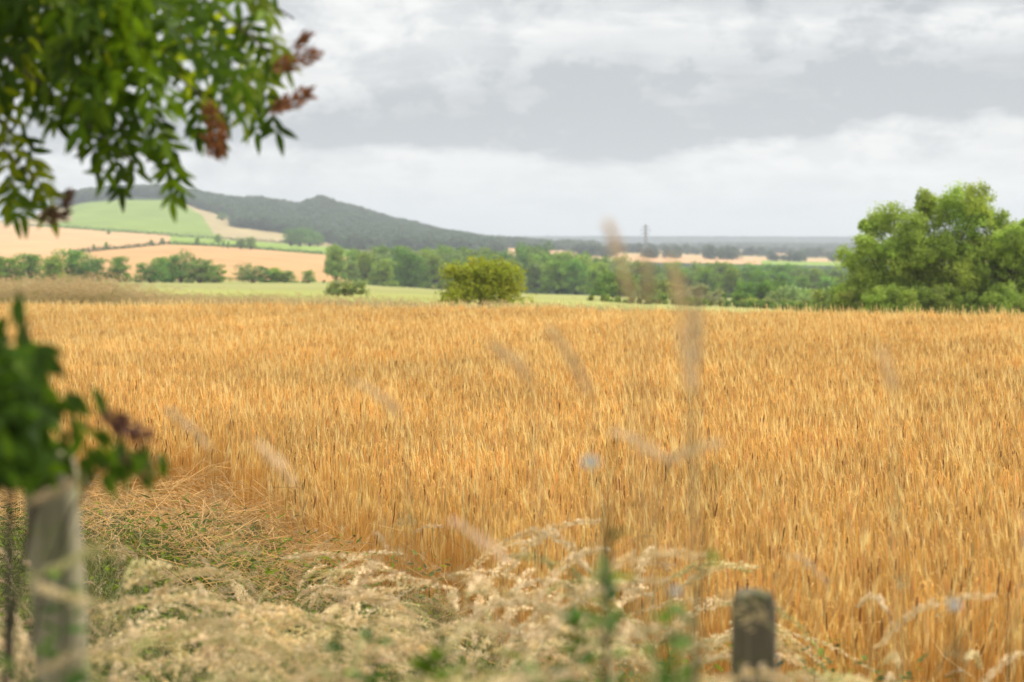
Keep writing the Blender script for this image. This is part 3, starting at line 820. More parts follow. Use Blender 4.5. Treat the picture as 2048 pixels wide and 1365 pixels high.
for i, px in enumerate((1715, 1775, 1830, 1890, 1950, 2010, 2065)):
    bush('scrub_bush', 'leafy bush of the thicket growing under the large willow', px, 115 + rs.uniform(-2, 2), 572 + rs.uniform(-14, 14), 105, [(.26, .33, .06), (.23, .30, .055), (.28, .35, .07)][i % 3], 240 + i, 5, 5, 12, 40, group='bushes of the willow thicket')
# hedgerow below the tan fields
hd = [(15, 512, 60, 0), (60, 506, 55, 1), (105, 511, 50, 2), (143, 498, 60, 1), (185, 513, 50, 3), (238, 512, 36, 1), (300, 523, 46, 3), (330, 512, 46, 1), (362, 505, 44, 3), (400, 516, 56, 4), (428, 528, 40, 1), (505, 530, 50, 3), (545, 535, 46, 2), (572, 540, 44, 4), (617, 539, 26, 4)]
hl = ['broad pale round bush at the left end of the hedgerow', 'dark green domed tree near the left end of the hedgerow', 'light grey-green tree of the hedgerow left of the tallest one', 'tall green tree with a spreading top above the left hedgerow',
      'low bushy tree right of the tall hedgerow tree', 'narrow dark tree ending the left hedgerow by the tan field', 'low dark tree at the left of the clump in the tan field', 'round dark tree second in the clump below the tan field',
      'highest tree of the clump below the tan field', 'wide pale tree in the clump below the tan field', 'low dark tree at the right end of the clump', 'dark bushy tree left of the grey-green pair', 'pale bushy tree in the middle of the small group',
      'grey-green tree at the right of the small group', 'slim small grey-green tree alone before the tan field']
for (px, top, w, k), lb in zip(hd, hl):
    d = 470 + r.uniform(-12, 12); h = pz(top, d) - float(at(px, d)[2]); tree(k, px, d, h * 1.16, (w / F * d) / 11.0 / (h / 13.0) * 1.3, lb, name='hedgerow_tree', sink=h * .13)
tree(4, 672, 480, pz(484, 480) - float(at(672, 480)[2]), 0.85, 'large pale willow at the left end of the woodland belt', name='willow_tree')
tree(3, 648, 470, pz(560, 470) - float(at(648, 470)[2]), 1.4, 'low dark bush at the foot of the pale willow', name='hedgerow_tree')
for px in range(-260, 0, 42):
    d = 470; tree(r.randint(6), px, d, 5.0, 1.0, 'hedgerow tree further along the hedge below the tan fields', 'hedgerow trees along the tan fields', name='hedgerow_tree')
# single trees on the fields of the hill
fl = [(218, 470, 460, 7, 'lone small round tree on the upper tan field'), (213, 498, 484, 9, 'small tree on the field boundary, right of a smaller one'), (188, 499, 489, 7, 'tiny tree on the field boundary'),
      (140, 506, 497, 8, 'small dark bush at the left end of the field boundary'), (303, 491, 480, 9, 'small dark tree of a pair on the field boundary'), (325, 488, 476, 9, 'right and slightly larger small tree of the pair on the boundary'),
      (395, 492, 476, 12, 'spiky small tree at the left of the green strip'), (436, 488, 468, 16, 'round dark tree at the top of the green strip'), (447, 497, 482, 6, 'thin small tree on the green strip'), (457, 498, 483, 6, 'thin small tree on the green strip beside its twin'),
      (482, 499, 478, 22, 'left tree of the leafy pair on the green strip'), (502, 500, 474, 24, 'right and taller tree of the leafy pair on the green strip'), (445, 441, 426, 20, 'dark copse tree on the brown hill slope')]
for i, (px, bs, tp, w, lb) in enumerate(fl):
    d = solve(px, bs, 820, 2150); h = (bs - tp) / F * d; tree([3, 1, 5, 0][i % 4], px, d, h * 1.05, (w / F * d) / 11.0 / (h / 13.0) * 1.15, lb, name='field_tree')
for (px, bs, tp, w) in [(582, 493, 459, 30), (600, 494, 457, 34), (620, 494, 459, 34), (636, 493, 466, 24)]:
    d = solve(px, bs, 1000, 1650); h = (bs - tp) / F * d; tree(3, px, d, h * 1.05, (w / F * d) / 10.0 / (h / 13.0), 'tree of the rounded dark copse below the wooded hill', 'trees of the rounded copse', name='copse_tree')
for k in PROTO:
    if k not in used: PROTO[k].location = tuple(at(-200 + 30 * k, 480))

# big willow-like tree at the right edge
def big_tree():
    d = 118.0; r = np.random.RandomState(8); base = at(1890, d)
    def L(px, py, rp, dz=0): return (px2x(px, d), d + dz, pz(py, d), rp * 1.22 / F * d)
    spec = [(1905, 402, 30), (1938, 398, 26), (1955, 408, 30), (1868, 420, 22), (1845, 398, 15), (1850, 410, 14), (1890, 430, 28), (1925, 440, 32), (1960, 435, 20),
            (1790, 438, 30), (1765, 450, 26), (1812, 455, 30), (1740, 450, 14), (1835, 450, 24), (1800, 480, 22), (1725, 490, 24), (1745, 515, 32), (1712, 520, 26), (1775, 500, 24),
            (1860, 480, 34), (1880, 510, 30), (1905, 490, 34), (1840, 540, 24), (1820, 575, 34), (1780, 585, 32), (1730, 560, 34), (1700, 585, 26), (1755, 600, 30),
            (1940, 510, 36), (1965, 545, 40), (2000, 440, 26), (2015, 470, 32), (1990, 490, 30), (2030, 500, 34), (2010, 540, 38), (1900, 570, 40), (1860, 595, 36), (1930, 600, 40), (2050, 450, 18), (2055, 530, 36), (2045, 590, 40), (2000, 600, 40),
            (2085, 470, 34), (2100, 520, 40), (2090, 580, 40), (1960, 480, 24)]
    spec += [(1735 + 340 * r.rand(), 545 + 75 * r.rand(), 32) for _ in range(34)] + [(1790 + 270 * r.rand(), 455 + 90 * r.rand(), 24) for _ in range(22)]
    lobes = [L(a, b_, c, r.uniform(-1.6, 1.6) * (1 if b_ < 560 else 0.4)) for a, b_, c in spec]
    bases = [tuple(at(1890, d) + [0, .3, 0]), tuple(at(1782, d + .5)), tuple(at(2020, d - .4)), tuple(at(1835, d + 1))]
    lobe_tree('willow_tree', lobes, bases, 0.12, 26, 80, (0.28, 0.35, 0.06), 88, 0.11, 'large multi-stemmed light green willow rising behind the barley at the right edge', 'tree', origin=base, jitter=0.34, sub_r=0.48, flip=False, shell=.1)
big_tree()

# ------------------------------------------------------------------ far woods (one mass each)
far_v = []
for i in range(4):
    rr = np.random.RandomState(900 + i); mb = MB()
    lob = rand_lobes(rr, 10, 10, 9, low=0.2)
    cen = np.array([l[:3] for l in lob]); rad = np.array([l[3] for l in lob]); foliage(mb, rr, cen, rad * 1.15, 60, 1.5, np.tile(np.array([0.11, 0.15, 0.115]), (len(cen), 1)) * rr.uniform(.8, 1.2, (len(cen), 1)))  # leaf colour made paler and bluer than real trees, painting in extra distance haze
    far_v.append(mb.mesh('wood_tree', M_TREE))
def wood(name, label, pts, hs):
    n = len(pts); rr = np.random.RandomState(n); pts = np.array(pts); hs = np.array(hs) / 10.0
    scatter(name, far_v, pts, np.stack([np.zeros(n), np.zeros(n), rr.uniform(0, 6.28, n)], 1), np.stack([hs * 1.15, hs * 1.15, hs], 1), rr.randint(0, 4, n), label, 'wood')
def fill(n, pxr, dr, cond, h, seed):
    rr = np.random.RandomState(seed); P, H = [], []
    px = rr.uniform(*pxr, n); d = rr.uniform(*dr, n); x = px2x(px, d); z = zt(x, d); py = HOR + (EYE - z) / d * F
    for i in range(n):
        if cond(px[i], py[i], d[i]): P.append((x[i], d[i], z[i] - .5)); H.append(rr.uniform(*h))
    return P, H
def hill_cond(px, py, d):
    if px < 340:
        return 112 < px and py < np.interp(px, [110, 250, 340], [412, 393, 396])
    lim = np.interp(px, [340, 420, 470, 475, 560, 640, 700, 1000], [398, 424, 436, 455, 466, 478, 500, 510])
    return py < lim
P1, H1 = fill(15000, (100, 1000), (1500, 2480), hill_cond, (6, 10), 1)
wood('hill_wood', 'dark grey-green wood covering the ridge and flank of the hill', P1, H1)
# ridge bumps
P2, H2 = [], []
rr = np.random.RandomState(4)
for (px, hh) in [(205, 7), (215, 8), (225, 8), (185, 6), (482, 8), (500, 9), (512, 9), (520, 9), (548, 7), (640, 9), (650, 9), (660, 8)]:
    for j in range(1 if px == 548 else 4):
        q = at(px + rr.uniform(-3, 3), 2400 + rr.uniform(-20, 20)); P2.append(q); H2.append(hh + 1)
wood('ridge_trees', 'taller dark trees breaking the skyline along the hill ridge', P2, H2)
# plain beyond: dark blocks and hedge lines, and the far wooded ridge
def plain_cond(px, py, d):
    u = math.sin(px2x(px, d) * 0.004 + d * 0.0031) + math.sin(px2x(px, d) * 0.011 + 2)
    return u > (1.15 if d < 3800 else 0.1)
P3, H3 = fill(5200, (960, 1800), (1900, 6500), plain_cond, (7, 11), 2)
for dl in (1720, 2150, 2650, 3300, 4100):
    for px in np.arange(1150, 1800, 5.0):
        if math.sin(px * 0.05 + dl) > -0.2 and rr.rand() < .8:
            q = at(px + rr.uniform(-2, 2), dl + rr.uniform(-20, 20)); P3.append(q); H3.append(rr.uniform(4, 9))
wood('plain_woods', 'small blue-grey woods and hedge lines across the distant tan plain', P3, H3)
P4, H4 = [], []
for k in range(260):
    px = rr.uniform(1000, 1180); d = rr.uniform(2700, 3000); q = at(px, d); q[2] -= .5
    tp = np.interp(px, [1000, 1015, 1050, 1090, 1130, 1170, 1180], [487, 479, 477, 481, 485, 482, 488]) + rr.uniform(0, 3); P4.append(q); H4.append(max(4, pz(tp, d) - q[2]))
wood('copse', 'dark copse on the plain just right of the foot of the hill', P4, H4)
P5, H5 = fill(9000, (880, 1900), (6500, 9200), lambda a, b_, c: True, (14, 22), 6)
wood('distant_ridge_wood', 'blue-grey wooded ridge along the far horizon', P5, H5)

# hedge lines between the fields on the left
def hedge(name, label, line, d0, d1, h, n):
    rr = np.random.RandomState(int(d0)); P, H = [], []
    xs = [a for a, _ in line]; ys = [b_ for _, b_ in line]
    for px in np.linspace(xs[0], xs[-1], n):
        d = solve(px, np.interp(px, xs, ys), d0, d1); q = at(px, d); P.append(q + [0, 0, -.1]); H.append(h * rr.uniform(.6, 1.3))
    n = len(P); mb = MB(); P = np.array(P); H = np.array(H)
    foliage(mb, rr, P + [0, 0, .5] * H[:, None], H * .9, 26, 0.7, np.tile(np.array([0.06, 0.10, 0.03]), (n, 1)), shell=.2)
    tag(mb.build(name, M_TREE), label, 'hedge')
hedge('field_hedge', 'thin low hedge slanting between the two tan fields', [(148, 507), (340, 489), (450, 494), (645, 509)], 820, 1400, 1.3, 190)
hedge('field_hedge', 'dark low hedge along the foot of the green hill field', [(60, 453), (130, 456), (345, 473), (420, 478), (560, 487), (640, 493)], 1250, 1750, 2.0, 190)

# ------------------------------------------------------------------ pylons
def pylon(px, d, toprow, label):
    p = at(px, d); H = pz(toprow, d) - p[2]; root = empty('electricity_pylon', p, 0.12, label, 'pylon', None)
    tw = MB(); c = (.1, .1, .1); w0, w1 = H * 0.085, H * 0.014
    def wz(z): return np.interp(z, [0, H * .62, H], [w0, H * .028, w1])
    cor = [(-1, -1), (1, -1), (1, 1), (-1, 1)]; zs = np.concatenate([np.linspace(0, H * .62, 7), np.linspace(H * .62, H * .97, 8)[1:]])
    mr = H * 0.0058
    for a, b_ in cor: tw.tube([(a * wz(z), b_ * wz(z), z) for z in zs], mr * 1.5, c, k=4)
    for i in range(len(zs) - 1):
        for j in range(4):
            a, a2 = cor[j], cor[(j + 1) % 4]
            tw.tube([(a[0] * wz(zs[i]), a[1] * wz(zs[i]), zs[i]), (a2[0] * wz(zs[i + 1]), a2[1] * wz(zs[i + 1]), zs[i + 1])], mr, c, k=3)
            tw.tube([(a2[0] * wz(zs[i]), a2[1] * wz(zs[i]), zs[i]), (a[0] * wz(zs[i + 1]), a[1] * wz(zs[i + 1]), zs[i + 1])], mr, c, k=3)
    tw.tube([(0, 0, H * .95), (0, 0, H)], mr * 1.3, c, k=4)
    tw.build('lattice_tower', M_STEEL, root)
    for zf, sp in ((.90, .115), (.79, .17), (.68, .13)):
        ar = MB(); S = sp * H
        for s in (-1, 1):
            for e in (-1, 1):
                ar.tube([(0, e * wz(zf * H), zf * H), (s * S, 0, zf * H)], mr, c, k=4); ar.tube([(0, e * wz(zf * H), zf * H + H * .035), (s * S, 0, zf * H)], mr, c, k=4)
            ar.tube([(s * S * .95, 0, zf * H), (s * S * .95, 0, zf * H - H * .05)], mr * 1.2, c, k=4)
            for q in (.3, .6): ar.tube([(s * S * q, 0, zf * H), (s * S * q, 0, zf * H + H * .035 * (1 - q))], mr, c, k=3)
        ar.build('cross_arm', M_STEEL, root)
    return root
pylon(1291, 2000, 448, 'lattice electricity pylon standing clear above the distant plain')
pylon(963, 4200, 466, 'tiny faint pylon above the foot of the wooded hill')
pylon(1096, 5200, 469, 'tiny faint pylon above the dark copse on the horizon')

# ------------------------------------------------------------------ foreground: fence posts
def post(px_top, row_top, d, wpx, lean, label, seed, col):
    top = np.array([px2x(px_top, d), d, pz(row_top, d)]); g = float(zt(top[0] + lean, d)); H = top[2] - g + 0.3; W = wpx / F * d
    r = np.random.RandomState(seed); mb = MB()
    nz, k = 40, 28; V = []; C = []
    for i in range(nz + 1):
        t = i / nz; z = -H * t
        for j in range(k):
            a = 2 * PI * j / k + 0.5; ca, sa = math.cos(a), math.sin(a)
            q = 1 / (abs(ca) ** 5 + abs(sa) ** 5) ** (1 / 5)           # rounded square section
            rr = W / 2 * 0.94 * q * (1 + 0.03 * math.sin(3 * a + seed)) * (1 + 0.03 * t)
            rr *= 1 - 0.035 * max(0, math.sin(7 * a + 1.3 * math.sin(2 * t))) ** 8
            if i == 0: rr *= 0.9
            V.append((ca * rr + lean * t, sa * rr, z + (r.normal(0, .004) - .012 * max(0, math.sin(2 * a + seed)) if i == 0 else 0)))
            gg = 1 + 0.12 * math.sin(11 * a + 2 * math.sin(3 * t + a)) + r.normal(0, .04); C.append(np.array(col) * gg)
    idx = np.arange((nz + 1) * k).reshape(nz + 1, k)
    q = np.stack([idx[:-1], np.roll(idx[:-1], -1, 1), np.roll(idx[1:], -1, 1), idx[1:]], -1).reshape(-1, 4)[:, ::-1]
    mb.add(V, q, np.array(C))
    mb.add([V[j] for j in range(k)] + [(0, 0, .006)], [[j, (j + 1) % k, k] for j in range(k)], np.array(col) * 1.15)
    root = empty('fence_post', (top[0], top[1], top[2]), 0, label, 'fence post')
    root.rotation_euler = (0, 0, 0)
    s = mb.build('shaft', M_POST, root)
    st = MB()                                   # wire staple on the side
    u = np.linspace(0, PI, 7); st.tube(np.stack([np.full(7, W * .47), -W * .15 + .0 * u, -.12 + .012 * np.cos(u)], 1) + np.stack([.008 * np.sin(u), 0 * u, 0 * u], 1), .0015, (.3, .3, .3), k=4)
    st.build('staple', M_STEEL, root)
    return root
def wood_mat():
    m = bpy.data.materials.new('weathered_wood'); m.use_nodes = True; t = m.node_tree; q = NB(t); p = t.nodes['Principled BSDF']
    at_ = q.n('ShaderNodeAttribute', attribute_name='Col'); tcx = q.n('ShaderNodeTexCoord'); mp = q.n('ShaderNodeMapping'); mp.inputs['Scale'].default_value = (60, 60, 4)
    t.links.new(tcx.outputs['Object'], mp.inputs[0]); nz = q.noise(mp.outputs[0], 1.5, 5, .6)
    blot = q.noise(tcx.outputs['Object'], 14, 3, .6)
    col = q.mix(q.ss(blot, .45, .65), at_.outputs['Color'], q.mix(1.0, at_.outputs['Color'], (0.75, 0.9, 0.55), 'MULTIPLY'))
    f = q.lin(nz, .3, .7, .65, 1.3); vv = q.n('ShaderNodeCombineColor'); [q.put(vv.inputs[i], f) for i in range(3)]
    q.put(p.inputs['Base Color'], q.mix(1.0, col, vv.outputs[0], 'MULTIPLY')); p.inputs['Roughness'].default_value = .9
    bm = q.n('ShaderNodeBump'); bm.inputs['Distance'].default_value = .004; q.put(bm.inputs['Height'], nz); t.links.new(bm.outputs[0], p.inputs['Normal'])
    return m
M_POST = wood_mat()
post(95, 905, 3.7, 108, 0.075, 'tall weathered grey-brown post leaning slightly, behind the leafy twig', 1, (0.29, 0.25, 0.15))
post(1510, 1187, 4.2, 92, 0.0, 'short dark weathered post among beige grass heads', 2, (0.12, 0.095, 0.055))

# ------------------------------------------------------------------ foreground: leaves
def leaflet(V, r, base, d, nrm, L, W, col, mb):
    """pointed leaflet, folded along the midrib, gently curved"""
    d = d / np.linalg.norm(d); s = np.cross(d, nrm); s /= np.linalg.norm(s) + 1e-9; n = np.cross(s, d)
    t = np.array([0, .15, .35, .6, .82, 1.0]); w = np.array([.05, .7, 1, .85, .45, .02]) * W / 2
    curl = r.uniform(-.12, .2); mid = base + d * (t * L)[:, None] - n * (curl * L * t ** 2)[:, None]
    up = n * (w * .25)[:, None]
    vs = np.concatenate([mid - s * w[:, None] + up, mid, mid + s * w[:, None] + up]); k = 6; i = np.arange(k - 1)
    mb.add(vs, np.concatenate([np.stack([i, i + 1, k + i + 1, k + i], 1), np.stack([k + i, k + i + 1, 2 * k + i + 1, 2 * k + i], 1)]), col)
def compound_leaf(mb, r, base, d, L, pairs, ll, lw, col, droop=0.5):
    d = d / np.linalg.norm(d); side0 = norm(np.cross(d, np.array([0, -1, .2]) + r.normal(0, .55, 3)))
    t = np.linspace(0, 1, 8); P = base + d * (t * L)[:, None] + np.array([0, 0, -1.0]) * (droop * L * t ** 2)[:, None]
    mb.tube(P, np.linspace(.0015, .0007, 8), np.array(col) * .8, k=3)
    nn = np.cross(side0, d)
    for k in range(pairs):
        tt = .25 + .68 * k / max(1, pairs - 1); b_ = np.array([np.interp(tt, t, P[:, j]) for j in range(3)]); tg = norm(P[min(7, int(tt * 7) + 1)] - P[int(tt * 7) - 1])
        for s in (-1, 1):
            dd = norm(tg * .55 + side0 * s * .9 + r.normal(0, .26, 3) + np.array([0, 0, -.25]))
            sz = r.uniform(.85, 1.1) * (1 - .25 * abs(tt - .55)); leaflet(None, r, b_, dd, nn + r.normal(0, .3, 3), ll * sz, lw * sz, np.array(col) * r.uniform(.85, 1.15), mb)
    leaflet(None, r, P[-1], norm(P[-1] - P[-2]), nn, ll, lw, col, mb)
def seed_cluster(parent, r, c, axis, L, W, n, col=(0.22, 0.10, 0.05), label=None):
    mb = MB(); axis = norm(np.array(axis, float)); t = r.rand(n); o = rndu(r, n)
    p = c + axis * ((t - .5) * L)[:, None] + o * (W * r.rand(n) ** .5 * (0.5 + .5 * np.sin(PI * t)))[:, None]
    mb.kites(p, norm(o * .6 + axis), rndu(r, n), .02 * r.uniform(.7, 1.3, n), .009, np.array(col) * r.uniform(.6, 1.5, (n, 1)))
    mb.tube(np.array([c - axis * L * .6, c, c + axis * L * .45]), .0012, (.15, .08, .05), k=4)
    for k in range(10):
        q = c + axis * (r.uniform(-.5, .4) * L); mb.tube(np.array([q, q + norm(rndu(r, 1)[0] + axis * .5) * W * .8]), .0006, (.18, .09, .05), k=3)
    o_ = mb.build('seed_cluster', M_SEED, parent); return o_

def inside(poly, x, y):
    c = False; n = len(poly); j = n - 1
    for i in range(n):
        if (poly[i][1] > y) != (poly[j][1] > y) and x < (poly[j][0] - poly[i][0]) * (y - poly[i][1]) / (poly[j][1] - poly[i][1]) + poly[i][0]: c = not c
        j = i
    return c

def overhanging_tree():
    r = np.random.RandomState(41); D = 5.6
    def W_(px, py, d=D): return np.array([px2x(px, d), d, pz(py, d)])
    foot = np.array([-2.3, 4.2, float(zt(-2.3, 4.2))]); root = empty('rowan_tree', foot, 0, 'leafy rowan bough with narrow leaflets hanging over the field, its trunk out of view', 'tree')
    tr = MB(); crown = MB()
    trunkP = np.array([foot - [0, 0, .3], foot + [.05, .1, .9], foot + [0, .3, 1.9], foot + [.15, .5, 3.0], foot + [.3, .6, 4.0]]) - foot
    tr.tube(trunkP, [.11, .09, .075, .055, .03], (.1, .08, .06), k=10); tr.build('trunk', M_BARK, root)
    S = foot + np.array([.1, .45, 2.6])
    ends = [(560, 120), (590, 40), (470, 250), (350, 360), (270, 330), (90, 380), (40, 280), (180, 200), (420, 120), (300, 60), (500, -40), (30, 120), (120, 60), (240, 180), (380, 200)]
    for i, (a, b_) in enumerate(ends):
        e = W_(a, b_, D + r.uniform(-.45, .5)); st = S + r.normal(0, .12, 3) + [0, 0, r.uniform(-.2, .4)]; m = (st + e) / 2 + np.array([0, 0, .28]); t = np.linspace(0, 1, 9)[:, None]
        P = (1 - t) ** 2 * st + 2 * t * (1 - t) * m + t ** 2 * e - foot; bm = MB(); bm.tube(P, np.linspace(.014, .002, 9), (.12, .09, .06), k=6); bm.build('bough', M_BARK, root)
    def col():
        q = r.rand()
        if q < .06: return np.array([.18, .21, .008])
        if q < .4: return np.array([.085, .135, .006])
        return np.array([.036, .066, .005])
    dense = [(-250, -200), (500, -200), (440, -10), (400, 90), (370, 160), (300, 190), (230, 190), (160, 150), (100, 110), (0, 90), (-250, 160)]
    n = 0
    while n < 310:
        px, py = r.uniform(-250, 540), r.uniform(-200, 260)
        if not inside(dense, px, py) or (px > 230 and r.rand() < .55): continue
        d = D + r.uniform(-.7, .8); p = W_(px, py - 30, d) - foot; a = r.uniform(-1, 1)
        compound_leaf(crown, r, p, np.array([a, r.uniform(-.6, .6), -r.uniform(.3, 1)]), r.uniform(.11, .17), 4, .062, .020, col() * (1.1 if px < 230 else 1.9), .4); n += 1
    sprays = [(20, 170, -.2, 130), (40, 220, .1, 140), (15, 280, 0, 140), (45, 290, .3, 120), (60, 330, .35, 120), (20, 370, .1, 90), (70, 370, .5, 80), (5, 180, .1, 150), (40, 180, .9, 110), (30, 210, 1.5, 110), (40, 400, .2, 60),
              (130, 200, .2, 90), (185, 220, .1, 110), (215, 250, -.1, 100), (150, 190, .7, 80), (260, 240, .0, 100), (240, 290, -.4, 90),
              (300, 230, .2, 100), (335, 300, .05, 120), (300, 300, -.4, 80), (350, 330, .15, 80), (315, 260, .2, 110),
              (420, 150, .3, 110), (450, 170, .2, 110), (480, 100, .35, 120), (510, 130, .3, 100), (500, 200, .15, 90), (525, 215, .4, 80), (515, 230, -.1, 70), (540, 100, .5, 70), (470, 60, .8, 110), (500, 60, .2, 120), (440, 90, .4, 120), (390, 220, .6, 90), (380, 180, .2, 110),
              (510, 10, .7, 60), (480, 0, .9, 60), (400, 200, .0, 90), (235, 350, .1, 60), (445, 220, .05, 60), (535, 150, .1, 60), (480, 150, .1, 110), (520, 160, -.3, 70)]
    for px, py, sl, L in sprays:
        py -= 42
        if px > 370 and r.rand() < .3: continue
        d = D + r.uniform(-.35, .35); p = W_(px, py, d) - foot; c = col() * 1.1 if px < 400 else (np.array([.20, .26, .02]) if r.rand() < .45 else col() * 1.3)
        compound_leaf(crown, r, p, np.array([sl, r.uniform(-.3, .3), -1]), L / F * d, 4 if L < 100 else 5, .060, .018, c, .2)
    crown.build('crown', M_LEAF, root)
    for px, py, ax, L, w in [(590, 125, (1, 0, .35), 85, 13), (600, 88, (1, 0, .8), 40, 7), (580, 208, (1, 0, .45), 80, 15), (435, 265, (-.25, 0, 1), 100, 15), (103, 432, (1, 0, .1), 50, 14), (135, 407, (.3, 0, 1), 26, 9), (430, 300, (-.5, 0, 1), 40, 12)]:
        c = W_(px, py, D - .5) - foot; seed_cluster(root, r, c, ax, L / F * D, w / F * D, int(L * w * .075) + 14, (0.30, 0.12, 0.045) if px > 200 else (0.14, 0.075, 0.045))
overhanging_tree()

def elder():
    r = np.random.RandomState(52); D = 3.45
    def W_(px, py, d=D): return np.array([px2x(px, d), d, pz(py, d)])
    foot = np.array([px2x(-60, D), D, float(zt(px2x(-60, D), D))]); root = empty('elder_bush', foot, 0, 'dark green leafy bush at the left edge with a twig reaching over the post', 'bush')
    for e in [(330, 925), (200, 850), (60, 640), (30, 720), (150, 930)]:
        bm = MB(); t = np.linspace(0, 1, 10)[:, None]; st = foot + r.normal(0, .03, 3); E = W_(*e); m = W_(0, 760 if e[1] > 800 else 800)
        P = (1 - t) ** 2 * st + 2 * t * (1 - t) * m + t ** 2 * E - foot; bm.tube(P, np.linspace(.0042, .0015, 10), (.12, .07, .05), k=6); bm.build('stem', M_BARK, root)
    cr = MB()
    spots = [(r.uniform(-90, 92), r.uniform(690, 940)) for _ in range(560)] + [(r.uniform(-60, 40), r.uniform(640, 720)) for _ in range(14)]
    for px, py in spots:
        d = D + r.uniform(-.25, .3); a = r.uniform(0, 2 * PI); c = np.array([.045, .085, .010]) * r.uniform(.5, 1.7)
        if r.rand() < .10: c = np.array([.12, .20, .012])
        dd = np.array([math.cos(a), r.normal(0, .4), -abs(math.sin(a)) - .1]); leaflet(None, r, W_(px, py, d) - foot, dd, np.array([0, -1, .4]) + r.normal(0, .6, 3), .055 * r.uniform(.55, 1.0), .019, c, cr)
    line = [(40, 606, -.1, .2), (44, 650, 0, .1), (58, 690, .5, .3), (10, 640, -.5, .1), (70, 720, .3, .2), (88, 770, .5, -.2), (100, 800, .9, .1), (130, 790, .9, .2), (140, 780, .8, -.4), (150, 830, .3, .3), (150, 850, .0, .3), (120, 860, .2, .1), (165, 870, -.3, .2), (190, 860, .6, .2), (180, 890, .4, .1), (200, 900, .9, .1), (210, 900, .2, .1), (225, 930, -.3, .2),
            (235, 880, .3, 0), (250, 900, .8, .2), (240, 920, .1, 0), (270, 940, .5, .1), (290, 930, .1, 0), (315, 915, .1, 0), (300, 905, -.6, .3), (170, 915, .2, 0), (160, 930, 0, 0), (215, 950, .2, 0), (180, 780, .5, -.2), (275, 900, .5, -.4), (128, 905, .4, 0)]
    for px, py, sx, u in line * 3:
        px += r.uniform(-12, 12); py += r.uniform(-10, 10)
        c = np.array([.05, .09, .01]) if r.rand() < .62 else np.array([.11, .19, .012]); leaflet(None, r, W_(px, py, D + r.uniform(-.06, .06)) - foot, np.array([sx, r.normal(0, .2), -1 + u]), np.array([0, -1, .3]) + r.normal(0, .5, 3), .040 * r.uniform(.7, 1.2), .013, c, cr)
    for px, py, a in [(44, 612, 1), (60, 680, 1)]:
        leaflet(None, r, W_(px, py + 60) - foot, np.array([-.12, 0, 1]), np.array([.6, -1, .2]), .07, .016, np.array([.045, .10, .02]), cr)
    cr.build('foliage', M_LEAF, root)
    for px, py, L, w in [(255, 860, 70, 22), (215, 835, 40, 16), (262, 925, 40, 14)]:
        seed_cluster(root, r, W_(px, py) - foot, (1, 0, -.5), L / F * D, w / F * D, 40, (.14, .06, .04))
    # green grass blade crossing the post
elder()

# ------------------------------------------------------------------ foreground: single plants
def tall_grass(px0, row0, px1, row1, d, wpx, label, seed, col=(0.76, 0.58, 0.36)):
    """one tall grass: head between the two sight points (tip first), stem going down to the ground"""
    tip = np.array([px2x(px0, d), d, pz(row0, d)]); hb = np.array([px2x(px1, d), d, pz(row1, d)])
    r = np.random.RandomState(seed); foot = np.array([px2x(px1 + 45, d), d + .02, 0]); foot[2] = float(zt(foot[0], foot[1])); root = empty('tall_grass', foot, 0, label, 'grass stalk')
    t = np.linspace(0, 1, 10)[:, None]; c = hb + norm(hb - tip) * .25; c[0] = hb[0] + (hb[0] - tip[0]) * .5; P = (1 - t) ** 2 * foot + 2 * t * (1 - t) * c + t ** 2 * hb - foot
    st = MB(); st.tube(P, np.linspace(.0018, .0010, 10), (.45, .36, .18), k=4)
    for k in range(2):
        q = P[3 + 2 * k]; a = r.uniform(0, 6.28); u = np.linspace(0, 1, 6); lp = q + np.stack([math.cos(a) * .14 * u, math.sin(a) * .14 * u, .14 * u - .18 * u ** 2], 1); st.ribbon(lp, np.array([.004, .006, .005, .004, .003, .0004]), [-math.sin(a), math.cos(a), .1], (.3, .32, .1))
    st.build('stem', M_GRASS, root); hd = MB(); t = np.linspace(0, 1, 8)[:, None]; mid = (tip + hb) / 2 + np.array([(hb[0] - tip[0]) * .18, 0, 0])
    H = (1 - t) ** 2 * hb + 2 * t * (1 - t) * mid + t ** 2 * tip - foot; hd.tube(H, .0008, (.4, .3, .15), k=3)
    grass_head(hd, r, H, wpx / F * d / 2, col, int((1050 if row1 < 660 else 800) * np.linalg.norm(tip - hb)) + 40, .009, .0034, .35); hd.build('seed_head', M_GRASS, root)
tall_grass(1216, 450, 1262, 605, 2.3, 24, 'tallest pinkish grass head, bending left, reaching above the horizon left of the pylon', 1)
tall_grass(1291, 520, 1296, 610, 2.3, 24, 'upright blurred grass head directly below the pylon', 2, (.50, .40, .27))
tall_grass(1342, 525, 1368, 640, 2.3, 26, 'curved beige grass head right of the pylon', 3)
tall_grass(1394, 588, 1392, 740, 2.3, 22, 'pale greyish grass head, shortest and rightmost of the tall group', 4, (.55, .45, .32))
tall_grass(1365, 660, 1385, 780, 2.5, 30, 'pale wide grass head against the barley below the tall group', 5, (.78, .62, .42))
tall_grass(985, 690, 1060, 760, 2.6, 20, 'faint slanting grass head over the middle of the barley', 6, (.72, .56, .36))
tall_grass(1100, 660, 1180, 790, 2.5, 22, 'long faint grass head leaning left in the barley middle', 7, (.72, .56, .36))
tall_grass(1765, 705, 1790, 790, 2.5, 18, 'single thin grass head against the right part of the field', 8, (.74, .57, .36))
tall_grass(712, 765, 800, 830, 2.9, 16, 'faint grass head slanting left of the field centre', 9, (.80, .63, .40))
tall_grass(330, 820, 420, 900, 2.9, 16, 'pale grass head slanting above the lodged straw', 10, (.80, .63, .40))
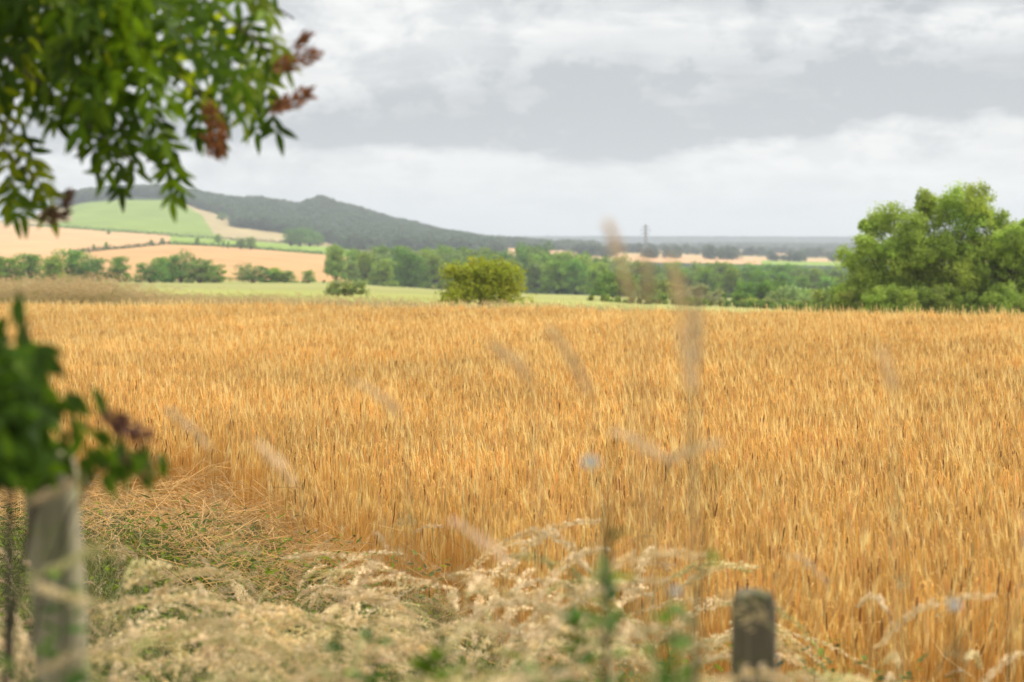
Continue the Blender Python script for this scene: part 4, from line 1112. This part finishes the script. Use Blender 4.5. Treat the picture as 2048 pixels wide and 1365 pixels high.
tall_grass(510, 885, 590, 975, 2.9, 18, 'pale slanting grass head ending in a tuft near the crop edge', 11, (.82, .64, .43))
tall_grass(905, 1045, 1020, 1130, 3.0, 26, 'pinkish fluffy head slanting low in the centre', 12, (.80, .60, .42))
tall_grass(1440, 885, 1330, 925, 2.8, 22, 'pale head arching right above the thistle', 13, (.80, .64, .42))
tall_grass(1235, 868, 1330, 920, 2.8, 22, 'pale head sloping down towards the right near the flower', 14, (.80, .64, .44))

tall_grass(55, 1160, 205, 1085, 2.9, 26, 'yellow-green arching head crossing the tall post at mid height', 15, (.55, .52, .22))
tall_grass(205, 1215, 60, 1172, 2.9, 26, 'pale arching head crossing the tall post low down', 16, (.68, .56, .33))
tall_grass(60, 1005, 150, 960, 2.9, 22, 'soft brownish head crossing just below the top of the tall post', 17, (.50, .38, .22))
tall_grass(230, 1290, 60, 1355, 2.8, 30, 'beige head lying across the foot of the tall post', 18, (.68, .54, .33))

def weed(px, d, row_top, seed, label, name='tall_weed', flower=None, leafcol=(.07, .14, .02), leaves=26, spread=30, leafL=.045, stemcol=(.08, .10, .04), dense_low=True, cat='weed'):
    d -= .3; r = np.random.RandomState(seed); foot = at(px, d); root = empty(name, foot, 0, label, cat); H = pz(row_top, d) - foot[2]
    t = np.linspace(0, 1, 10); P = np.stack([r.normal(0, .015) * np.sin(3 * t) + t * r.normal(0, .03), .02 * np.sin(2 * t), t * H], 1); st = MB(); st.tube(P, np.linspace(.0035, .0015, 10), stemcol, k=5)
    for k in range(3):
        i = r.randint(4, 8); q = P[i]; a = r.uniform(0, 6.28); st.tube(np.array([q, q + [math.cos(a) * .03, math.sin(a) * .03, .06], q + [math.cos(a) * .045, math.sin(a) * .045, .14]]), [.0018, .0014, .001], stemcol, k=4)
    st.build('stem', M_LEAF, root); lv = MB()
    for k in range(leaves):
        tt = r.rand() ** (1.3 if dense_low else .7) * .95; q = np.array([np.interp(tt, t, P[:, j]) for j in range(3)]); a = r.uniform(0, 6.28); s = spread / F * d
        dd = np.array([math.cos(a), math.sin(a), r.uniform(-.3, .9)]); leaflet(None, r, q + dd * s * r.uniform(0, .4) * (1.2 - tt), dd, np.array([0, 0, 1]) + r.normal(0, .3, 3), leafL * r.uniform(.6, 1.2) * (1.2 - .6 * tt), leafL * .36, np.array(leafcol) * r.uniform(.6, 1.7), lv)
    lv.build('leaves', M_LEAF, root)
    if flower:
        for (fx, fy, fr) in flower:
            c = np.array([px2x(fx, d), d - .02, pz(fy, d)]) - foot; fm = MB(); R = fr / F * d; k = 20
            ring = [(c[0] + R * math.cos(a), c[1] - R * .5 * math.sin(a), c[2] + R * .7 * math.sin(a) + R * .1 * math.sin(5 * a)) for a in np.arange(k) * 2 * PI / k]; mid = [(c[0] + R * .4 * math.cos(a), c[1] + R * .3, c[2] - .15 * R + R * .3 * math.sin(a)) for a in np.arange(k) * 2 * PI / k]
            i = np.arange(k); fm.add(ring + mid, np.stack([i, (i + 1) % k, k + (i + 1) % k, k + i], 1), (.72, .76, .80)); fm.add(mid + [(c[0], c[1] + R * .9, c[2] - R * .6)], [[j, (j + 1) % k, k] for j in range(k)], (.5, .6, .4))
            fm.build('flower', M_PETAL, root)
weed(1205, 3.1, 850, 61, 'tall dark-stemmed weed bearing one white bindweed flower', flower=[(1180, 922, 17)], leaves=46)
weed(1238, 3.2, 1010, 62, 'green leafy weed beside the stem with the white flower', leaves=30, leafcol=(.09, .17, .02))
weed(1385, 3.1, 925, 63, 'tall pale-topped weed left of the short post', leaves=26, leafcol=(.13, .15, .05), flower=[(1350, 1180, 12)])
weed(1420, 3.3, 1120, 64, 'low green weed just left of the short post', leaves=180, leafcol=(.10, .19, .02), spread=60, leafL=.055)
weed(1250, 3.4, 1080, 65, 'bright green weed at the middle of the bottom edge', leaves=150, leafcol=(.10, .20, .02), spread=60, leafL=.055)
weed(1180, 3.6, 1160, 66, 'bushy green weed at the foot of the flowering stem', leaves=210, leafcol=(.07, .14, .02), spread=90, leafL=.06)
weed(860, 3.2, 1215, 67, 'yellow-green leafy weed low among the grasses left of centre', leaves=240, leafcol=(.13, .20, .02), spread=110, leafL=.06)
weed(740, 3.4, 1210, 68, 'dark green weed tucked under pale grass heads', leaves=70, leafcol=(.05, .10, .02), spread=90, leafL=.055)
weed(690, 3.6, 1230, 69, 'small green weed under arching beige grass', leaves=60, leafcol=(.07, .13, .02), spread=90, leafL=.055)
weed(1900, 3.4, 1195, 70, 'small weed with one green and one white leaf on the right', leaves=14, leafcol=(.12, .2, .03), flower=[(1908, 1210, 13)])
weed(1990, 3.3, 1265, 71, 'pale drooping weed at the right edge of the view', leaves=20, leafcol=(.2, .28, .12), spread=60, leafL=.06)
weed(235, 3.4, 1270, 72, 'bright green weed at the foot of the tall post', leaves=70, leafcol=(.08, .18, .02), spread=80, leafL=.055)
weed(20, 3.4, 1090, 73, 'dark green weed left of the tall post', leaves=110, leafcol=(.05, .11, .015), spread=150, leafL=.06)
weed(40, 3.2, 1200, 74, 'mixed green weed at the lower left corner', leaves=90, leafcol=(.07, .14, .02), spread=130, leafL=.06)
weed(1330, 3.5, 1230, 75, 'wide green weed between the flowering stem and the short post', leaves=270, leafcol=(.10, .17, .03), spread=130, leafL=.055)
weed(1060, 3.5, 1260, 76, 'low dull green weed near the bottom centre', leaves=210, leafcol=(.09, .15, .03), spread=110, leafL=.055)
# low green weeds on the shaded verge behind the left post
def weeds_patch():
    r = np.random.RandomState(4); vs = []
    for v in range(4):
        mb = MB()
        for k in range(45):
            a = r.uniform(0, 6.28); q = .14 * math.sqrt(r.rand()); p = np.array([q * math.cos(a), q * math.sin(a), r.uniform(.02, .34)]); b_ = r.uniform(0, 6.28)
            leaflet(None, r, p, np.array([math.cos(b_), math.sin(b_), r.uniform(-.2, .7)]), np.array([0, 0, 1]) + r.normal(0, .3, 3), r.uniform(.02, .045), .012, np.array([.12, .15, .02]) * r.uniform(.4, 1.8), mb)
        vs.append(mb.mesh('weed_patch', M_LEAF))
    P = []
    for k in range(800):
        y = r.uniform(3.2, 13.5); x = r.uniform(-.24, .2) * y
        if y < near_edge(x) - (1.0 if x < 0 else .5) and (x < 0 or r.rand() < .5): P.append((x, y, float(zt(x, y))))
    n = len(P); s = r.uniform(.7, 1.5, n)
    scatter('ground_weeds', vs, P, np.stack([np.zeros(n), np.zeros(n), r.uniform(0, 6.28, n)], 1), np.stack([s] * 3, 1), r.randint(0, 4, n), 'low green weeds under the verge grass', 'weeds')
weeds_patch()

# ------------------------------------------------------------------ haze
def haze():
    me = bpy.data.meshes.new('haze'); x0, x1, y0, y1, z0, z1 = -15500., 15500., -29500., 15500., -120., 140.
    v = [(x, y, z) for z in (z0, z1) for x, y in ((x0, y0), (x1, y0), (x1, y1), (x0, y1))]
    me.from_pydata(v, [], [(0, 3, 2, 1), (4, 5, 6, 7), (0, 1, 5, 4), (1, 2, 6, 5), (2, 3, 7, 6), (3, 0, 4, 7)]); me.update()
    o = bpy.data.objects.new('haze', me); sc.collection.objects.link(o); m = bpy.data.materials.new('haze'); m.use_nodes = True; t = m.node_tree; t.nodes.clear()
    pv = t.nodes.new('ShaderNodeVolumePrincipled'); pv.inputs['Color'].default_value = (.88, .94, 1, 1); pv.inputs['Density'].default_value = HAZE; pv.inputs['Anisotropy'].default_value = 0.2
    ou = t.nodes.new('ShaderNodeOutputMaterial'); t.links.new(pv.outputs[0], ou.inputs['Volume']); me.materials.append(m)
    tag(o, 'thin pale haze over the whole valley', 'haze', kind='stuff')
HAZE = 0.00017
haze()
